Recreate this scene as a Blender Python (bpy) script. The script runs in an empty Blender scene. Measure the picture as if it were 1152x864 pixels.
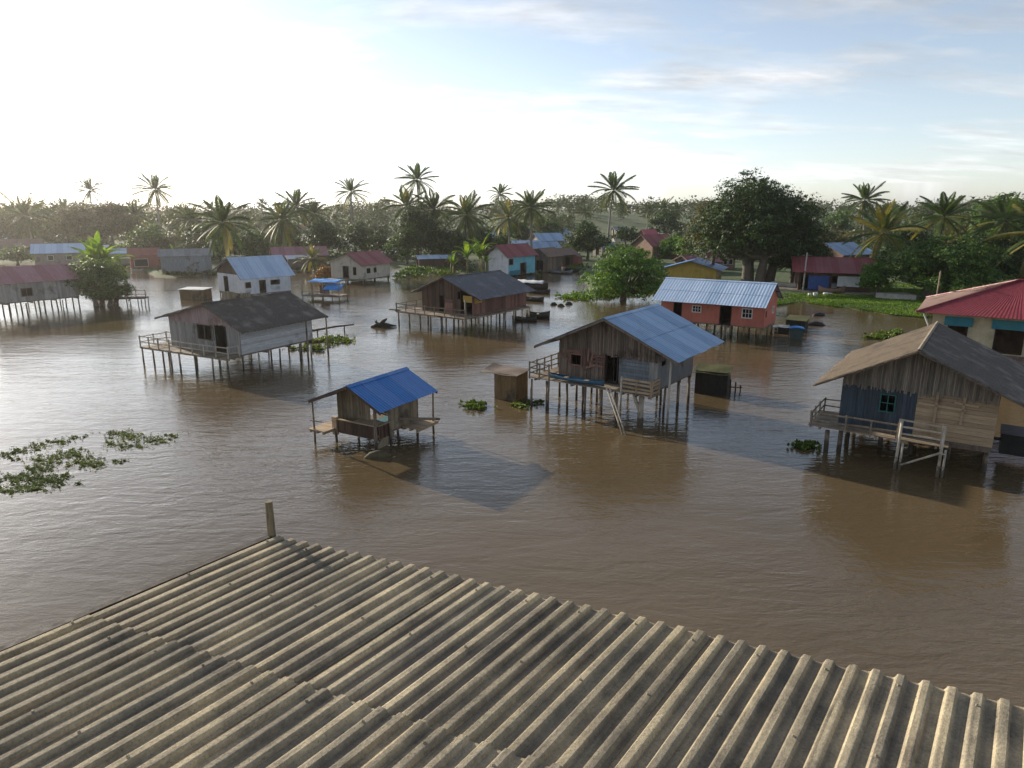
import bpy, math, random
import numpy as np
from mathutils import Vector, Matrix, noise as mnoise
random.seed(7); rng = np.random.default_rng(11)
sc = bpy.context.scene
COL = sc.collection
R = math.radians
F = 778.0; CAMH = 10.0; PITCH = R(14.2)

# ------------------------------------------------------------------ helpers
def P(px, py, z=0.0):
    """photo pixel (1152x864) -> the point at height z it shows"""
    r = (px-576)/F; u = (432-py)/F
    dy = math.cos(PITCH)+u*math.sin(PITCH); dz = -math.sin(PITCH)+u*math.cos(PITCH)
    t = (z-CAMH)/dz
    return Vector((r*t, dy*t, z))

def tag(o, label=None, cat=None, group=None, kind=None):
    if label: o['label'] = label
    if cat: o['category'] = cat
    if group: o['group'] = group
    if kind: o['kind'] = kind
    return o

def empty(name, loc, rz=0, label=None, cat=None, group=None):
    o = bpy.data.objects.new(name, None); COL.objects.link(o)
    o.location = loc; o.rotation_euler = (0, 0, rz); o.empty_display_size = .3
    return tag(o, label, cat, group)

class MB:
    def __init__(s): s.v = []; s.f = []
    def add(s, vs, fs):
        n = len(s.v); s.v += [tuple(v) for v in vs]; s.f += [tuple(i+n for i in f) for f in fs]
    def hexa(s, p):
        s.add(p, [(0,3,2,1),(4,5,6,7),(0,1,5,4),(1,2,6,5),(2,3,7,6),(3,0,4,7)])
    def box(s, x0, x1, y0, y1, z0, z1):
        s.hexa([(x0,y0,z0),(x1,y0,z0),(x1,y1,z0),(x0,y1,z0),(x0,y0,z1),(x1,y0,z1),(x1,y1,z1),(x0,y1,z1)])
    def beam(s, a, b, w, h, up=(0,0,1)):
        a = Vector(a); b = Vector(b); d = (b-a).normalized(); up = Vector(up)
        if abs(d.dot(up)) > .95: up = Vector((0,1,0))
        r = d.cross(up).normalized()*w*.5; u = r.cross(d).normalized()*h*.5
        s.hexa([a-r-u, a+r-u, b+r-u, b-r-u, a-r+u, a+r+u, b+r+u, b-r+u])
    def tube(s, pts, rad, n=7, cap=True):
        pts = [Vector(p) for p in pts]
        if not isinstance(rad, (list, tuple)): rad = [rad]*len(pts)
        base = len(s.v); prev = None
        for i, p in enumerate(pts):
            d = (pts[min(i+1, len(pts)-1)]-pts[max(i-1, 0)]).normalized()
            if prev is None:
                a = Vector((1,0,0)) if abs(d.x) < .8 else Vector((0,1,0))
                prev = d.cross(a).normalized()
            prev = (prev-d*prev.dot(d)).normalized(); q = d.cross(prev)
            for k in range(n):
                t = 2*math.pi*k/n
                s.v.append(tuple(p+(prev*math.cos(t)+q*math.sin(t))*rad[i]))
        for i in range(len(pts)-1):
            for k in range(n):
                a = base+i*n+k; b = base+i*n+(k+1) % n
                s.f.append((a, b, b+n, a+n))
        if cap:
            s.f.append(tuple(base+k for k in range(n))[::-1])
            s.f.append(tuple(base+(len(pts)-1)*n+k for k in range(n)))
    def build(s, name, mat, parent=None, smooth=False):
        me = bpy.data.meshes.new(name); me.from_pydata(s.v, [], s.f); me.update()
        if mat: me.materials.append(mat)
        if smooth: me.polygons.foreach_set('use_smooth', [True]*len(me.polygons))
        o = bpy.data.objects.new(name, me); COL.objects.link(o); o.parent = parent
        return o

def np_mesh(name, V, Q, mats, parent=None, midx=None):
    """V (n,3) verts, Q (m,4) quads"""
    me = bpy.data.meshes.new(name)
    me.vertices.add(len(V)); me.vertices.foreach_set('co', np.asarray(V, np.float32).ravel())
    m = len(Q); me.loops.add(m*4); me.loops.foreach_set('vertex_index', np.asarray(Q, np.int32).ravel())
    me.polygons.add(m); me.polygons.foreach_set('loop_start', np.arange(0, 4*m, 4, dtype=np.int32))
    me.polygons.foreach_set('loop_total', np.full(m, 4, np.int32))
    for mt in mats: me.materials.append(mt)
    if midx is not None: me.polygons.foreach_set('material_index', np.asarray(midx, np.int32))
    me.update(); me.validate()
    o = bpy.data.objects.new(name, me); COL.objects.link(o); o.parent = parent
    return o

# ------------------------------------------------------------------ materials
MATS = {}
def math_add(N, L, a, b):
    n = N.new('ShaderNodeMath'); n.operation = 'ADD'; L.new(a, n.inputs[0]); L.new(b, n.inputs[1]); return n.outputs[0]
def nodes_of(name):
    m = bpy.data.materials.new(name); m.use_nodes = True
    nt = m.node_tree; nt.nodes.clear()
    return m, nt, nt.nodes, nt.links
def mixc(N, L, fac, a, b, mode='MIX'):
    n = N.new('ShaderNodeMix'); n.data_type = 'RGBA'; n.blend_type = mode
    for k, val in ((0, fac), (6, a), (7, b)):
        if hasattr(val, 'is_linked') or isinstance(val, bpy.types.NodeSocket): L.new(val, n.inputs[k])
        elif k == 0: n.inputs[0].default_value = val
        else: n.inputs[k].default_value = (*val, 1)
    return n.outputs[2]
def noise(N, L, vec, scale, detail=5, rough=.55, dist=0):
    n = N.new('ShaderNodeTexNoise'); n.inputs['Scale'].default_value = scale
    n.inputs['Detail'].default_value = detail; n.inputs['Roughness'].default_value = rough
    n.inputs['Distortion'].default_value = dist
    if vec: L.new(vec, n.inputs['Vector'])
    return n.outputs['Fac']
def mapping(N, L, vec, scale, rot=(0,0,0)):
    n = N.new('ShaderNodeMapping'); n.inputs['Scale'].default_value = scale
    n.inputs['Rotation'].default_value = rot; L.new(vec, n.inputs['Vector']); return n.outputs[0]
def ramp(N, L, fac, stops):
    n = N.new('ShaderNodeValToRGB'); L.new(fac, n.inputs[0]); cr = n.color_ramp
    while len(cr.elements) < len(stops): cr.elements.new(.5)
    for e, (p, c) in zip(cr.elements, stops):
        e.position = p; e.color = (*c, 1) if not isinstance(c, (int, float)) else (c, c, c, 1)
    return n.outputs[0]
def maprange(N, L, v, a, b, c=0., d=1.):
    n = N.new('ShaderNodeMapRange'); L.new(v, n.inputs[0])
    for i, x in enumerate((a, b, c, d)): n.inputs[i+1].default_value = x
    return n.outputs[0]

def M(name, c1, c2, scale=(1,1,1), nscale=3., c3=None, patch=(.55,.65,.8), rough=.8, bump=.25, island=0., metal=0., spec=.35, wear=None, bdist=.02, sheet=0, rust=0, wet=False):
    """weathered surface: streaky noise c1..c2, larger patches of c3, per-piece variation"""
    if name in MATS: return MATS[name]
    m, nt, N, L = nodes_of(name)
    out = N.new('ShaderNodeOutputMaterial'); b = N.new('ShaderNodeBsdfPrincipled'); L.new(b.outputs[0], out.inputs[0])
    tc = N.new('ShaderNodeTexCoord').outputs['Object']
    v = mapping(N, L, tc, scale)
    n1 = noise(N, L, v, nscale, 7, .65)
    col = ramp(N, L, n1, [(.32, c1), (.68, c2)])
    if c3:
        n2 = noise(N, L, tc, patch[2], 6, .6)
        f = maprange(N, L, n2, patch[0], patch[1])
        col = mixc(N, L, f, col, c3)
    if wear:
        v2 = mapping(N, L, tc, tuple(s*3 for s in scale))
        n3 = noise(N, L, v2, nscale*1.7, 3, .7)
        f = maprange(N, L, n3, .58, .72, 0, .8)
        col = mixc(N, L, f, col, wear)
    if rust:
        n4 = noise(N, L, mapping(N, L, tc, (.5,2.2,.5)), 1.1, 7, .75)
        col = mixc(N, L, maprange(N, L, n4, .60, .74, 0, rust), col, (.16,.085,.05))
    if sheet:
        sy = N.new('ShaderNodeSeparateXYZ'); L.new(tc, sy.inputs[0]); fl = N.new('ShaderNodeMath'); fl.operation = 'MULTIPLY'; fl.inputs[1].default_value = 1/.86
        L.new(sy.outputs[1], fl.inputs[0]); f2 = N.new('ShaderNodeMath'); f2.operation = 'FLOOR'; L.new(fl.outputs[0], f2.inputs[0])
        wn = N.new('ShaderNodeTexWhiteNoise'); wn.noise_dimensions = '1D'; L.new(f2.outputs[0], wn.inputs['W'])
        h2 = N.new('ShaderNodeHueSaturation'); L.new(maprange(N, L, wn.outputs['Value'], 0, 1, 1-sheet, 1+sheet), h2.inputs['Value']); L.new(maprange(N, L, wn.outputs['Value'], 0, 1, 1.05, .88), h2.inputs['Saturation']); L.new(col, h2.inputs['Color']); col = h2.outputs[0]
        fr = N.new('ShaderNodeMath'); fr.operation = 'FRACT'; L.new(fl.outputs[0], fr.inputs[0])
        col = mixc(N, L, maprange(N, L, fr.outputs[0], .045, .03, 0, .45), col, (.10,.09,.09))
    if wet:
        sz = N.new('ShaderNodeSeparateXYZ'); L.new(tc, sz.inputs[0]); hn = math_add(N, L, sz.outputs[2], noise(N, L, tc, 6, 3, .6))
        col = mixc(N, L, maprange(N, L, hn, 1.0, .75, 0, .8), col, (.035,.028,.018))
    if island:
        g = N.new('ShaderNodeNewGeometry'); h = N.new('ShaderNodeHueSaturation')
        L.new(maprange(N, L, g.outputs['Random Per Island'], 0, 1, 1-island, 1+island), h.inputs['Value'])
        L.new(col, h.inputs['Color']); col = h.outputs[0]
    L.new(col, b.inputs['Base Color'])
    b.inputs['Metallic'].default_value = metal; b.inputs['Specular IOR Level'].default_value = spec
    rr = maprange(N, L, n1, .3, .7, max(.05, rough-.12), min(1, rough+.12)); L.new(rr, b.inputs['Roughness'])
    if bump:
        bp = N.new('ShaderNodeBump'); bp.inputs['Strength'].default_value = bump; bp.inputs['Distance'].default_value = bdist
        L.new(n1, bp.inputs['Height']); L.new(bp.outputs[0], b.inputs['Normal'])
    MATS[name] = m; return m

def leaf_mat(name, ca, cb, cc=None, trans=.35, tint=(1.5,1.35,.55), patchscale=.5):
    if name in MATS: return MATS[name]
    m, nt, N, L = nodes_of(name)
    out = N.new('ShaderNodeOutputMaterial')
    g = N.new('ShaderNodeNewGeometry')
    tc = N.new('ShaderNodeTexCoord').outputs['Object']
    st = [(0, ca), (.75, cb)] + ([(1, cc)] if cc else [])
    col = ramp(N, L, g.outputs['Random Per Island'], st)
    n2 = noise(N, L, tc, patchscale, 3, .5)
    h = N.new('ShaderNodeHueSaturation'); L.new(col, h.inputs['Color'])
    L.new(maprange(N, L, n2, .3, .7, .65, 1.35), h.inputs['Value'])
    L.new(maprange(N, L, n2, .3, .7, .515, .485), h.inputs['Hue']); col = h.outputs[0]
    d = N.new('ShaderNodeBsdfPrincipled'); L.new(col, d.inputs['Base Color']); d.inputs['Roughness'].default_value = .55
    d.inputs['Specular IOR Level'].default_value = .3
    t = N.new('ShaderNodeBsdfTranslucent'); L.new(mixc(N, L, 1., col, tint, 'MULTIPLY'), t.inputs['Color'])
    mx = N.new('ShaderNodeMixShader'); mx.inputs[0].default_value = trans
    L.new(d.outputs[0], mx.inputs[1]); L.new(t.outputs[0], mx.inputs[2]); L.new(mx.outputs[0], out.inputs[0])
    MATS[name] = m; return m

# woods
W_OLD   = M('old grey brown planks', (.10,.075,.055), (.23,.18,.14), (6,6,.6), 3, c3=(.07,.05,.04), island=.35, bump=.5)
W_GREY  = M('silver grey planks', (.20,.19,.18), (.36,.34,.32), (6,6,.5), 3, c3=(.13,.12,.11), island=.22, bump=.4)
W_DARK  = M('dark brown planks', (.045,.026,.018), (.12,.07,.045), (6,6,.6), 3, island=.4, bump=.4)
W_TAN   = M('pale tan boards', (.30,.21,.13), (.45,.34,.22), (.7,.7,6), 3, c3=(.22,.16,.10), island=.2, bump=.35)
W_PALE  = M('pale whitish boards', (.38,.38,.38), (.58,.59,.60), (.7,.7,6), 3, c3=(.25,.25,.25), island=.18, bump=.4)
W_POLE  = M('weathered pole wood', (.12,.09,.065), (.25,.20,.15), (5,5,.8), 4, c3=(.06,.05,.035), island=.25, bump=.4, wet=True)
W_LIGHT = M('bleached pole wood', (.33,.28,.21), (.52,.46,.37), (5,5,.8), 4, c3=(.2,.17,.12), island=.15, bump=.3, wet=True)
W_DECK  = M('deck boards', (.17,.13,.09), (.33,.27,.20), (2,2,2), 4, c3=(.1,.08,.06), island=.35, bump=.3)
W_RED   = M('reddish scrap boards', (.12,.06,.045), (.24,.13,.10), (5,5,1), 3, island=.4, bump=.3)
FRINGE  = M('dry palm fringe', (.12,.10,.08), (.30,.26,.21), (9,9,.6), 3, island=.4, bump=.6)
BAMBOO  = M('split bamboo panel', (.17,.13,.08), (.34,.28,.19), (12,12,.5), 3, c3=(.10,.08,.06), island=.3, bump=.6)
SL_BLUE = M('slate blue painted boards', (.035,.05,.066), (.07,.09,.112), (6,6,.6), 3, c3=(.03,.04,.05), island=.2, bump=.4)
GR_TIN  = M('grey tin panel', (.13,.15,.17), (.24,.27,.30), (5,5,.7), 2, c3=(.10,.09,.08), rough=.5, metal=.3, island=.15, bump=.2)
PINKTIN = M('faded pink tin gable', (.25,.17,.17), (.38,.28,.28), (6,6,.6), 3, c3=(.2,.13,.11), rough=.6, island=.15)
# roofs (streaks run down the slope = along local x)
RB_SKY  = M('sky blue roofing tin', (.20,.34,.52), (.32,.47,.66), (.8,5,.8), 2, c3=(.17,.24,.33), patch=(.58,.8,.6), rough=.38, metal=.25, bump=.06, wear=(.40,.50,.60), spec=.5, sheet=.13, rust=.6)
RB_PALE = M('pale blue roofing tin', (.36,.50,.68), (.48,.61,.78), (.8,5,.8), 2, c3=(.3,.36,.42), patch=(.6,.85,.7), rough=.42, metal=.2, bump=.06, wear=(.55,.62,.7), spec=.5, sheet=.08, rust=.35)
RB_DEEP = M('deep blue roofing tin', (.025,.14,.42), (.05,.22,.56), (.8,6,.8), 2, c3=(.04,.15,.36), patch=(.58,.8,1.), rough=.42, bump=.06, wear=(.06,.22,.5), spec=.5, sheet=.07)
R_RED   = M('faded red roofing tin', (.20,.032,.038), (.30,.065,.068), (.8,5,.8), 2, c3=(.17,.06,.06), patch=(.55,.75,.7), rough=.5, bump=.08, wear=(.34,.13,.13), sheet=.12, rust=.4)
R_PINK  = M('washed pink red roofing tin', (.26,.10,.12), (.38,.17,.19), (.8,5,.8), 2, c3=(.22,.10,.10), patch=(.55,.75,.7), rough=.55, bump=.08, sheet=.12, rust=.5)
R_DARK  = M('dark fibre roofing and shaded thatch', (.038,.032,.027), (.14,.12,.10), (1.6,2.6,1.6), 7, c3=(.23,.20,.17), patch=(.52,.75,1.1), rough=.9, bump=.6, wear=(.17,.16,.15))  # also the shaded tone of one thatch slope
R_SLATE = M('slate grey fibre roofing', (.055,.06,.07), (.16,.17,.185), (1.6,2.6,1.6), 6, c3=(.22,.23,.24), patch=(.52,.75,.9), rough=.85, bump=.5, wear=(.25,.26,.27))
R_STRAW = M('straw thatch in sunlit tone', (.10,.075,.05), (.25,.19,.125), (1.5,16,1.5), 4, c3=(.08,.065,.05), patch=(.5,.7,1.2), rough=.9, bump=1., bdist=.07, wear=(.06,.05,.04))
R_BROWN = M('brown rusty roofing', (.16,.10,.08), (.28,.19,.15), (.8,5,.8), 3, c3=(.12,.09,.08), rough=.8, bump=.2)
R_GREY  = M('grey roofing tin', (.16,.17,.18), (.27,.28,.29), (.8,5,.8), 3, c3=(.2,.16,.13), rough=.6, bump=.1, sheet=.12, rust=.6)
R_WHITE = M('whitewashed roofing tin', (.55,.57,.60), (.72,.74,.76), (.8,5,.8), 3, c3=(.4,.4,.4), rough=.5, bump=.1)
R_TEAL  = M('teal roofing tin', (.16,.30,.30), (.26,.42,.42), (.8,5,.8), 3, rough=.5, bump=.1)
# walls
P_CORAL = M('coral painted wall', (.40,.12,.085), (.52,.18,.13), (1,1,.5), 2, c3=(.33,.12,.10), patch=(.55,.8,.9), island=.03, bump=.1, rough=.75)
P_CREAM = M('cream painted wall', (.42,.38,.31), (.56,.51,.43), (1,1,.5), 2, c3=(.30,.27,.22), island=.04, bump=.1)
P_WHITE = M('dirty white painted wall', (.50,.52,.55), (.68,.69,.70), (1,1,.5), 2, c3=(.35,.36,.37), island=.06, bump=.1)
P_CYAN  = M('turquoise painted wall', (.12,.42,.52), (.22,.55,.64), (1,1,.5), 2, c3=(.12,.33,.38), bump=.1)
P_TEAL  = M('teal painted band', (.02,.15,.20), (.05,.23,.29), (1,1,.5), 2, c3=(.05,.2,.22), bump=.1)
P_YELL  = M('ochre yellow wall', (.42,.27,.05), (.55,.37,.09), (1,1,.5), 2, c3=(.3,.2,.06), bump=.1)
P_BROWN = M('brown plaster wall', (.16,.10,.07), (.27,.17,.12), (1,1,.5), 2, c3=(.12,.08,.06), bump=.1)
P_GREYB = M('grey brown plaster wall', (.18,.15,.13), (.28,.25,.22), (1,1,.5), 2, c3=(.14,.11,.09), bump=.1)
P_RED   = M('dull red wall', (.24,.08,.065), (.34,.13,.10), (1,1,.5), 2, bump=.1)
P_MOSS  = M('mossy stained wall', (.30,.28,.20), (.46,.43,.33), (1,1,.5), 2, c3=(.16,.19,.08), patch=(.5,.7,1.5), bump=.1)
P_BLUE  = M('royal blue panel', (.02,.06,.22), (.04,.10,.32), bump=.05, rough=.5)
WHITE_T = M('white trim paint', (.62,.62,.60), (.76,.76,.74), bump=.05, rough=.5)
DARKIN  = M('dark joinery and inner shade', (.02,.016,.013), (.05,.04,.03), (4,4,.6), 3, bump=.2)  # also the interior shade colour of the sheets added inside houses
TEALTR  = M('teal window paint', (.02,.09,.09), (.04,.14,.13), bump=.1)
RUST    = M('rusty tank sheet', (.12,.075,.035), (.26,.17,.08), (3,3,.6), 2, c3=(.06,.05,.035), rough=.85, bump=.3)
BLACKP  = M('black plastic sheet', (.012,.012,.013), (.035,.033,.03), (2,2,2), 2, rough=.5, bump=.2)
MOSSTOP = M('moss covered lid', (.05,.052,.015), (.10,.10,.028), (2,2,2), 3, c3=(.04,.04,.015), bump=.4)
BLUEPL  = M('bright blue plastic', (.01,.20,.62), (.02,.28,.75), rough=.35, bump=.05)
TARP    = M('bright blue tarpaulin', (.01,.17,.50), (.03,.27,.65), (1,1,1), 2, c3=(.02,.2,.5), rough=.45, bump=.3)
BIN     = M('dark green grey plastic', (.03,.06,.06), (.06,.10,.10), rough=.5, bump=.05)
BOATB   = M('blue painted hull', (.02,.07,.12), (.05,.13,.20), (3,3,3), 2, rough=.5, bump=.15)
BOATD   = M('tarred dark hull', (.02,.018,.015), (.06,.05,.04), (3,3,3), 2, rough=.7, bump=.3)
CLOTHW  = M('off white sheet', (.55,.55,.54), (.75,.75,.74), (1,1,1), 2, rough=.8, bump=.3)
CONC    = M('pale concrete', (.34,.31,.27), (.50,.47,.42), (1,1,1), 2, c3=(.25,.23,.2), bump=.2)
BARK    = M('tree bark', (.07,.055,.04), (.17,.14,.11), (4,4,.8), 3, c3=(.05,.045,.035), bump=.6)
PALMBK  = M('palm trunk bark', (.16,.14,.12), (.32,.29,.25), (.5,.5,7), 3, c3=(.12,.10,.08), bump=.5)
ROCK    = M('algae covered log', (.06,.05,.025), (.13,.11,.06), (3,3,3), 2, bump=.6)
# foliage
L_DARK  = leaf_mat('dark glossy leaves', (.014,.036,.009), (.038,.080,.015), (.10,.14,.025), .26)
L_MID   = leaf_mat('mid green leaves', (.028,.068,.012), (.07,.14,.022), (.14,.20,.035), .33)
L_LIME  = leaf_mat('fresh bright leaves', (.040,.105,.012), (.095,.20,.022), (.16,.26,.04), .35)
L_OLIVE = leaf_mat('olive leaves', (.05,.055,.022), (.10,.105,.04), (.16,.14,.05), .3)
L_PALM  = leaf_mat('palm leaflets', (.030,.055,.016), (.065,.098,.026), (.12,.125,.035), .3, (1.2,1.35,.5))
L_PALMY = leaf_mat('yellowing palm leaflets', (.10,.105,.03), (.19,.175,.045), (.24,.19,.06), .3)
L_BAN   = leaf_mat('banana leaf blades', (.07,.15,.018), (.15,.27,.03), (.24,.33,.05), .45)
L_HYA   = leaf_mat('water hyacinth leaves', (.05,.105,.015), (.12,.19,.03), (.22,.22,.07), .3)
L_GRASS = leaf_mat('grass blades', (.065,.14,.018), (.125,.235,.03), (.20,.27,.06), .35, patchscale=.12)
L_FAR   = leaf_mat('far forest canopy', (.035,.055,.018), (.065,.09,.03), (.10,.12,.04), .25, patchscale=.05)
BLOOM   = leaf_mat('orange shrub leaves', (.20,.09,.02), (.32,.16,.03), (.14,.13,.03), .3)

# ------------------------------------------------------------------ ground
shore_px = [(-900,296),(-400,297),(-60,297),(60,299),(120,303),(150,299),(172,311),(222,312),(246,303),(335,299),(350,309),(372,305),(408,309),(446,302),(458,309),(500,308),(560,310),(600,310),(609,309),(613,290),(640,289),(648,306),(664,331),(700,330),(742,330),(868,344),(905,341),(960,350),(1000,358),(1040,362),(1075,348),(1160,346),(1500,340),(2200,335)]
_az = []; _d = []
for a, b in shore_px:
    w = P(a, b, 0); _az.append(math.atan2(w.x, w.y)); _d.append(math.hypot(w.x, w.y))
_az = np.array(_az); _d = np.array(_d)
def ground_np(x, y):
    az = np.arctan2(x, y); d = np.hypot(x, y)
    sh = np.interp(az, _az, _d)
    sh = np.where(np.abs(az) > 1.3, 140., sh)
    wob = 1.3*np.sin(x*.31+1.2*np.sin(y*.17))+1.0*np.sin(y*.43+x*.21)+.6*np.sin(x*.9+y*.7)
    e = (d-sh)+wob*np.clip(d/90, .5, 1.6)
    h = np.where(e > 0, np.minimum(.40, e*.07), np.maximum(-1.3, e*.22))
    h = h+np.where(e > 0, .05*np.sin(x*.7)*np.sin(y*.5), 0)
    hill = np.clip((d-175)/220, 0, 1); hill = hill*hill*(3-2*hill)
    amp = np.interp(az, [-.8,-.45,-.1,.1,.3,.6,.9], [2.5,3,4.5,7.5,7.0,5,4])
    h = h+hill*amp*(1+.25*np.sin(az*23))
    # inland pond seen through a gap
    q = P(449, 277, 0)
    paz = np.arctan2(q.x, q.y)
    m = (np.abs(az-paz) < .0135) & (d > 158) & (d < 235)
    h = np.where(m, -.3, h)
    return h
def gz(x, y): return float(ground_np(np.array([x]), np.array([y]))[0])

def polar_grid(name, fn, rad, mat):
    angs = np.concatenate([np.arange(-180, -62, 6.), np.arange(-62, 62, .42), np.arange(62, 180, 6.)])
    na = len(angs); nr = len(rad)
    A, D = np.meshgrid(np.radians(angs), rad)
    X = D*np.sin(A); Y = D*np.cos(A); Z = fn(X, Y)
    V = np.stack([X, Y, Z], -1).reshape(-1, 3)
    i = np.arange(nr-1)[:, None]*na; j = np.arange(na)[None, :]; j2 = (j+1) % na
    Q = np.stack([i+j, i+na+j, i+na+j2, i+j2], -1).reshape(-1, 4)[:, ::-1]
    c = len(V); V = np.vstack([V, [[0, 0, float(Z[0, 0])]]])
    o = np_mesh(name, V, Q, [mat])
    o.data.polygons.foreach_set('use_smooth', [True]*len(o.data.polygons))
    return o

m, nt, N, L = nodes_of('bank soil and grass')
out = N.new('ShaderNodeOutputMaterial'); b = N.new('ShaderNodeBsdfPrincipled'); L.new(b.outputs[0], out.inputs[0])
tc = N.new('ShaderNodeTexCoord').outputs['Object']
n1 = noise(N, L, tc, .22, 6, .6); n2 = noise(N, L, tc, 2.2, 6, .7)
g = ramp(N, L, n2, [(.3, (.03,.058,.014)), (.7, (.085,.125,.03))])
s = ramp(N, L, n2, [(.3, (.08,.065,.035)), (.7, (.17,.14,.085))])
col = mixc(N, L, maprange(N, L, n1, .56, .66), g, s)
sep = N.new('ShaderNodeSeparateXYZ'); L.new(tc, sep.inputs[0])
mud = maprange(N, L, sep.outputs[2], .12, .02)
col = mixc(N, L, mud, col, (.10,.07,.04))
L.new(col, b.inputs['Base Color']); b.inputs['Roughness'].default_value = .95
bp = N.new('ShaderNodeBump'); bp.inputs['Strength'].default_value = .8; bp.inputs['Distance'].default_value = .15
L.new(n2, bp.inputs['Height']); L.new(bp.outputs[0], b.inputs['Normal'])
ground = polar_grid('ground', ground_np, np.geomspace(1.5, 1800, 300), m); tag(ground, kind='structure')

# water
m, nt, N, L = nodes_of('silty flood water')
out = N.new('ShaderNodeOutputMaterial'); b = N.new('ShaderNodeBsdfPrincipled'); L.new(b.outputs[0], out.inputs[0])
tc = N.new('ShaderNodeTexCoord').outputs['Object']
nb = noise(N, L, mapping(N, L, tc, (.05,.09,1)), 1., 5, .6)
L.new(ramp(N, L, nb, [(.3, (.100,.072,.037)), (.7, (.134,.097,.052))]), b.inputs['Base Color'])
b.inputs['IOR'].default_value = 1.5; b.inputs['Specular IOR Level'].default_value = .5
# calm and ruffled areas
calm = noise(N, L, mapping(N, L, tc, (.05,.11,1), (0,0,.3)), 1., 3, .5)
L.new(maprange(N, L, calm, .35, .65, .03, .07), b.inputs['Roughness'])
w1 = noise(N, L, mapping(N, L, tc, (.55,1.5,1), (0,0,-.25)), 1., 4, .55, .6)
w2 = noise(N, L, mapping(N, L, tc, (2.0,4.4,1), (0,0,.35)), 1., 3, .6, .4)
w3 = noise(N, L, mapping(N, L, tc, (7,13,1), (0,0,-.1)), 1., 2, .6, .3)
def math2(op, a, b_):
    n = N.new('ShaderNodeMath'); n.operation = op
    for i, v in enumerate((a, b_)):
        if isinstance(v, (int, float)): n.inputs[i].default_value = v
        else: L.new(v, n.inputs[i])
    return n.outputs[0]
hgt = math2('ADD', math2('MULTIPLY', w1, .034), math2('ADD', math2('MULTIPLY', w2, .013), math2('MULTIPLY', w3, .004)))
hgt = math2('MULTIPLY', hgt, maprange(N, L, calm, .3, .7, .35, 1.7))
bp = N.new('ShaderNodeBump'); bp.inputs['Strength'].default_value = 1.; bp.inputs['Distance'].default_value = 1.
L.new(hgt, bp.inputs['Height']); L.new(bp.outputs[0], b.inputs['Normal'])
wm = MB(); S = 1700
n = 24
for i in range(n+1):
    for j in range(n+1): wm.v.append((-S+2*S*i/n, -S+2*S*j/n, 0))
for i in range(n):
    for j in range(n):
        a = i*(n+1)+j; wm.f.append((a, a+n+1, a+n+2, a+1))
tag(wm.build('water', m), kind='structure')

# ------------------------------------------------------------------ wall and roof builders
def rj(a): return random.uniform(-a, a)
def vwall(mb, f, u0, u1, zb, top, pw, ops=(), th=.03, jit=.0, gap=.004, breaks=(), ragged=0.):
    """vertical planks; ops = (u0,u1,z0,z1) openings"""
    us = [u0]
    while us[-1] < u1-pw*.5: us.append(us[-1]+pw*(1+rj(.2)))
    us[-1] = u1
    bs = sorted(set([b for o in ops for b in (o[0], o[1])]+list(breaks)))
    bs = [b for b in bs if u0 < b < u1]
    us = [u for u in us if all(abs(u-b) > pw*.25 for b in bs) or u in (u0, u1)]
    us = sorted(set(us+bs))
    for a, b in zip(us[:-1], us[1:]):
        m_ = (a+b)/2; segs = [[zb-abs(rj(ragged)), None]]
        for o in sorted(ops, key=lambda o: o[2]):
            if o[0] <= m_ <= o[1]:
                segs[-1][1] = o[2]; segs.append([o[3], None])
        d0 = rj(jit); e = min(gap/2, (b-a)*.2)
        for s0, s1 in segs:
            ta = s1 if s1 is not None else top(a); tb = s1 if s1 is not None else top(b)
            if max(ta, tb) <= s0+.01: continue
            ta = max(ta, s0+.005); tb = max(tb, s0+.005)
            v0 = d0; v1 = d0+th
            mb.hexa([f(a+e, v0, s0), f(b-e, v0, s0), f(b-e, v1, s0), f(a+e, v1, s0), f(a+e, v0, ta), f(b-e, v0, tb), f(b-e, v1, tb), f(a+e, v1, ta)])
def hwall(mb, f, u0, u1, zb, zt, pw, ops=(), th=.03, jit=.0, gap=.006, lap=.0):
    z = zb
    while z < zt-.01:
        z1 = min(z+pw*(1+rj(.08)), zt); m_ = (z+z1)/2; segs = [[u0, u1]]
        for o in ops:
            if o[2] <= m_ <= o[3]:
                ns = []
                for s0, s1 in segs:
                    if o[1] <= s0 or o[0] >= s1: ns.append([s0, s1]); continue
                    if o[0] > s0: ns.append([s0, o[0]])
                    if o[1] < s1: ns.append([o[1], s1])
                segs = ns
        d0 = rj(jit)
        for s0, s1 in segs:
            a, b = s0, s1
            mb.hexa([f(a, d0+lap, z), f(b, d0+lap, z), f(b, d0+th+lap, z), f(a, d0+th+lap, z), f(a, d0, z1-gap), f(b, d0, z1-gap), f(b, d0+th, z1-gap), f(a, d0+th, z1-gap)])
        z = z1
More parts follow.
